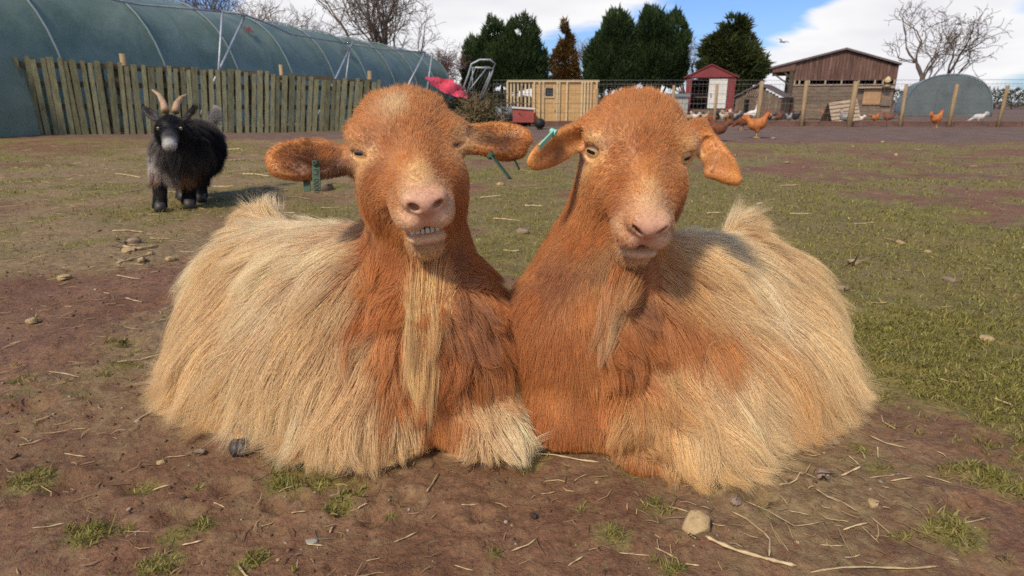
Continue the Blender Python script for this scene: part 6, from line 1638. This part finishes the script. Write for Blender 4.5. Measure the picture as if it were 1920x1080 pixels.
def hen_meshes(pose):
    """facing +x, standing, about 0.34 m tall"""
    S = Sdf(); S.ell((0, 0, .175), (.115, .075, .080), frame3((1, 0, .15), (0, 1, 0)), .03)
    S.cap((-.06, 0, .19), (-.155, 0, .265), .050, .018, .04); S.ell((-.155, 0, .27), (.045, .012, .055), frame3((-.5, 0, 1), (0, 1, 0)), .03)
    if pose == 'up': hd = (.125, 0, .315); S.cap((.06, 0, .20), (.115, 0, .300), .055, .026, .04)
    else: hd = (.20, 0, .085); S.cap((.07, 0, .17), (.185, 0, .10), .055, .026, .04)
    S.ell(hd, (.032, .024, .026), None, .02)
    for s in (-1, 1): S.cap((.01, s * .03, .13), (.01, s * .035, .085), .032, .018, .02)
    B = blob_mesh(S, (-.24, -.11, .02), (.26, .11, .38), .012)
    c = MB(); h = np.array(hd)
    for i in range(4): c.tube([h + np.array([.018 - i * .014, 0, .018]), h + np.array([.016 - i * .017, 0, .045 - .004 * i])], [.008, .004], 5)
    c.tube([h + np.array([.024, 0, -.016]), h + np.array([.024, 0, -.042])], [.006, .009], 5)
    k = MB(); k.tube([h + np.array([.026, 0, .0]), h + np.array([.058, 0, -.008])], [.010, .001], 6)
    l = MB()
    for s in (-1,): l.tube([(.01, 0, .10), (.0, 0, .05), (.008, 0, .012)], [.009, .007, .007], 6); l.tube([(-.02, 0, .006), (.045, 0, .004)], [.005, .004], 5); l.tube([(.005, 0, .006), (.035, .022, .004)], [.005, .003], 5); l.tube([(.005, 0, .006), (.035, -.022, .004)], [.005, .003], 5)
    out = {}
    for nm, mb in (('comb', c), ('beak', k), ('leg', l)):
        me = bpy.data.meshes.new(nm); me.from_pydata(mb.v, [], mb.f); me.update(); out[nm] = me
    out['comb'].materials.append(M_comb); out['beak'].materials.append(M_leg); out['leg'].materials.append(M_leg); out['body'] = B
    return out
HM = {'up': hen_meshes('up'), 'down': hen_meshes('down')}
HB_ = {}
HEAD_W = None
def hen(u, v, Y, rz, pose, c, label, size=1.0, nm='hen'):
    b = np.array(tb(u, Y))
    b[2] = float(relief(np.array([b[0]]), np.array([b[1]]))[0])
    r = tag(empty(nm, b, rz), label, 'chicken', 'chickens about the hen run'); r.scale = (size,) * 3
    key = (pose, c)
    if key not in HB_:
        me = HM[pose]['body'].copy(); me.materials.append(MF[c]); HB_[key] = me
    for n_, me, loc in (('body', HB_[key], (0, 0, 0)), ('comb', HM[pose]['comb'], (0, 0, 0)), ('beak', HM[pose]['beak'], (0, 0, 0)), ('leg', HM[pose]['leg'], (0, .035, 0)), ('leg', HM[pose]['leg'], (0, -.035, 0))):
        o = bpy.data.objects.new(n_, me); col.objects.link(o); o.parent = r; o.location = loc
    return r
def Yb(v): return .55 / math.tan(PITCH - math.atan((540 - v) / FPX))
hens = [
    (1423, 260, .0, 'up', 'orange', 'bright orange hen standing just outside the wire fence post', 1.15), (1350, 266, 2.9, 'up', 'brown', 'dark orange hen behind the drooping ear of the calm goat', 1.0),
    (1396, 244, 2.4, 'down', 'brown', 'dark brown hen pecking left of the bright orange hen', 1.0), (1372, 229, 3.3, 'up', 'brown', 'dark brown hen in front of the white door of the red shed', 1.05),
    (1357, 226, 2.8, 'down', 'white', 'plump white hen with its head down by the red shed', 1.1), (1364, 221, .4, 'up', 'buff', 'buff hen just behind the dark brown hen by the red shed', 1.1),
    (1347, 229, 1.3, 'up', 'black', 'black hen behind the thin post near the white door', .95), (1382, 228, .2, 'up', 'grey', 'speckled hen between the dark brown hen and the white goose', .95), (1390, 230, 3.0, 'down', 'black', 'black hen beside the breast of the white goose', .9),
    (1312, 226, 3.1, 'up', 'black', 'black and low hen in the doorway of the red shed', .9), (1322, 228, .2, 'up', 'buff', 'buff hen right of the black hen in the shed doorway', .85), (1304, 226, 2.7, 'up', 'white', 'white hen at the left foot of the red shed', .9), (1294, 224, .3, 'up', 'buff', 'small buff hen in front of the grey block store', .8),
    (1338, 233, 2.0, 'down', 'brown', 'small brown hen pecking at the foot of the thin post', .75), (1446, 226, 3.0, 'up', 'black', 'black hen right of the thick post by the grey hut', .95), (1462, 224, .3, 'up', 'brown', 'reddish hen under the barn porch', .9), (1452, 223, .5, 'down', 'grey', 'grey hen under the barn porch', .8),
    (1494, 226, 1.8, 'up', 'black', 'black hen against the barn left of the second thick post', .95), (1482, 225, .5, 'up', 'grey', 'speckled grey hen by the barn porch post', .8), (1552, 224, 2.9, 'up', 'orange', 'orange hen left of the slatted ark', .95), (1563, 224, .2, 'down', 'white', 'white hen pecking in front of the slatted ark', .9),
    (1588, 236, 2.0, 'up', 'grey', 'grey speckled hen right in front of the slatted ark', 1.15), (1644, 224, .3, 'up', 'orange', 'orange hen below the ochre panel of the barn', .9), (1616, 226, 2.6, 'up', 'white', 'white hen right of the thickest post', .7),
    (966, 232, 2.0, 'up', 'orange', 'orange hen left of the thin post by the red coop', 1.0), (990, 236, 3.0, 'up', 'orange', 'pale orange hen right of the thin post by the red coop', 1.0), (1000, 236, .3, 'down', 'orange', 'orange hen pecking beside the black bucket', 1.0), (1024, 221, .4, 'up', 'white', 'white hen left of the black tailed brown hen at the plywood hut', .9),
    (1038, 230, .2, 'up', 'brown', 'brown hen right of the black bucket', 1.15), (1033, 222, 2.9, 'up', 'black', 'black hen close behind the brown hen at the plywood hut', .9), (1064, 222, 3.0, 'up', 'white', 'white hen beneath the right end of the plywood hut', .95), (1070, 222, .3, 'up', 'brown', 'small brown hen touching the white hen beneath the plywood hut', .75),
    (918, 228, 2.5, 'up', 'orange', 'orange hen at the foot of the brush pile', .8), (1668, 225, 2.8, 'up', 'brown', 'brown hen at the right corner of the barn', .9), (1760, 240, .4, 'up', 'orange', 'orange hen walking by the wire fence at the far right', 1.1), (1840, 232, 2.6, 'down', 'white', 'white hen pecking behind the wire fence at the far right', 1.0)]
for i, (u, v, rz, pose, c, lb, sz) in enumerate(hens): hen(u, v, min(Yb(v), 17.8), rz + random.uniform(-.3, .3), pose, c, lb, sz)
# white goose
gp = np.array(tb(1411, 15.9)); goose = tag(empty('goose', gp, 0.1), 'white goose with its long neck raised beside the thick fence post', 'goose')
S = Sdf(); S.ell((0, 0, .30), (.20, .115, .120), frame3((1, 0, .22), (0, 1, 0)), .03); S.cap((-.10, 0, .28), (-.24, 0, .31), .07, .02, .05); S.cap((.13, 0, .36), (.15, 0, .50), .055, .034, .06); S.cap((.15, 0, .50), (.165, 0, .66), .034, .030, .03); S.ell((.185, 0, .68), (.048, .032, .034), None, .025)
for s in (-1, 1): S.cap((.0, s * .05, .22), (.0, s * .055, .15), .04, .02, .02)
me = blob_mesh(S, (-.32, -.16, .08), (.30, .16, .76), .014); me.materials.append(MF['white']); o = bpy.data.objects.new('body', me); col.objects.link(o); o.parent = goose
m = MB(); m.tube([(.215, 0, .68), (.275, 0, .665)], [.018, .008], 8); m.build('beak', M_leg, goose, True)
for s in (-1, 1): m = MB(); m.tube([(0, s * .055, .16), (0, s * .055, .02)], .010, 6); m.box((.03, s * .055, .008), (.09, .06, .012)); m.build('leg', M_leg, goose, True)
goose.scale = (.82,) * 3
# gull in flight
gb = PY(1467, 79, 38); gull = tag(empty('gull', gb), 'small grey gull flying in the blue gap of the sky', 'bird')
S = Sdf(); S.cap((-.16, 0, 0), (.16, 0, .02), .045, .04, .02); S.ell((.19, 0, .03), (.05, .035, .035), None, .02)
me = blob_mesh(S, (-.3, -.12, -.12), (.3, .12, .14), .02); me.materials.append(MF['grey']); o = bpy.data.objects.new('body', me); col.objects.link(o); o.parent = gull; gull.rotation_euler = (.3, .1, .4)
for s in (-1, 1):
    m = MB(); m.prism([(.08, s * .03, 0), (.10, s * .28, .12), (-.02, s * .55, .06), (-.06, s * .28, .10), (-.06, s * .03, 0)], (0, 0, .012)); m.build('wing', MF['grey'], gull)
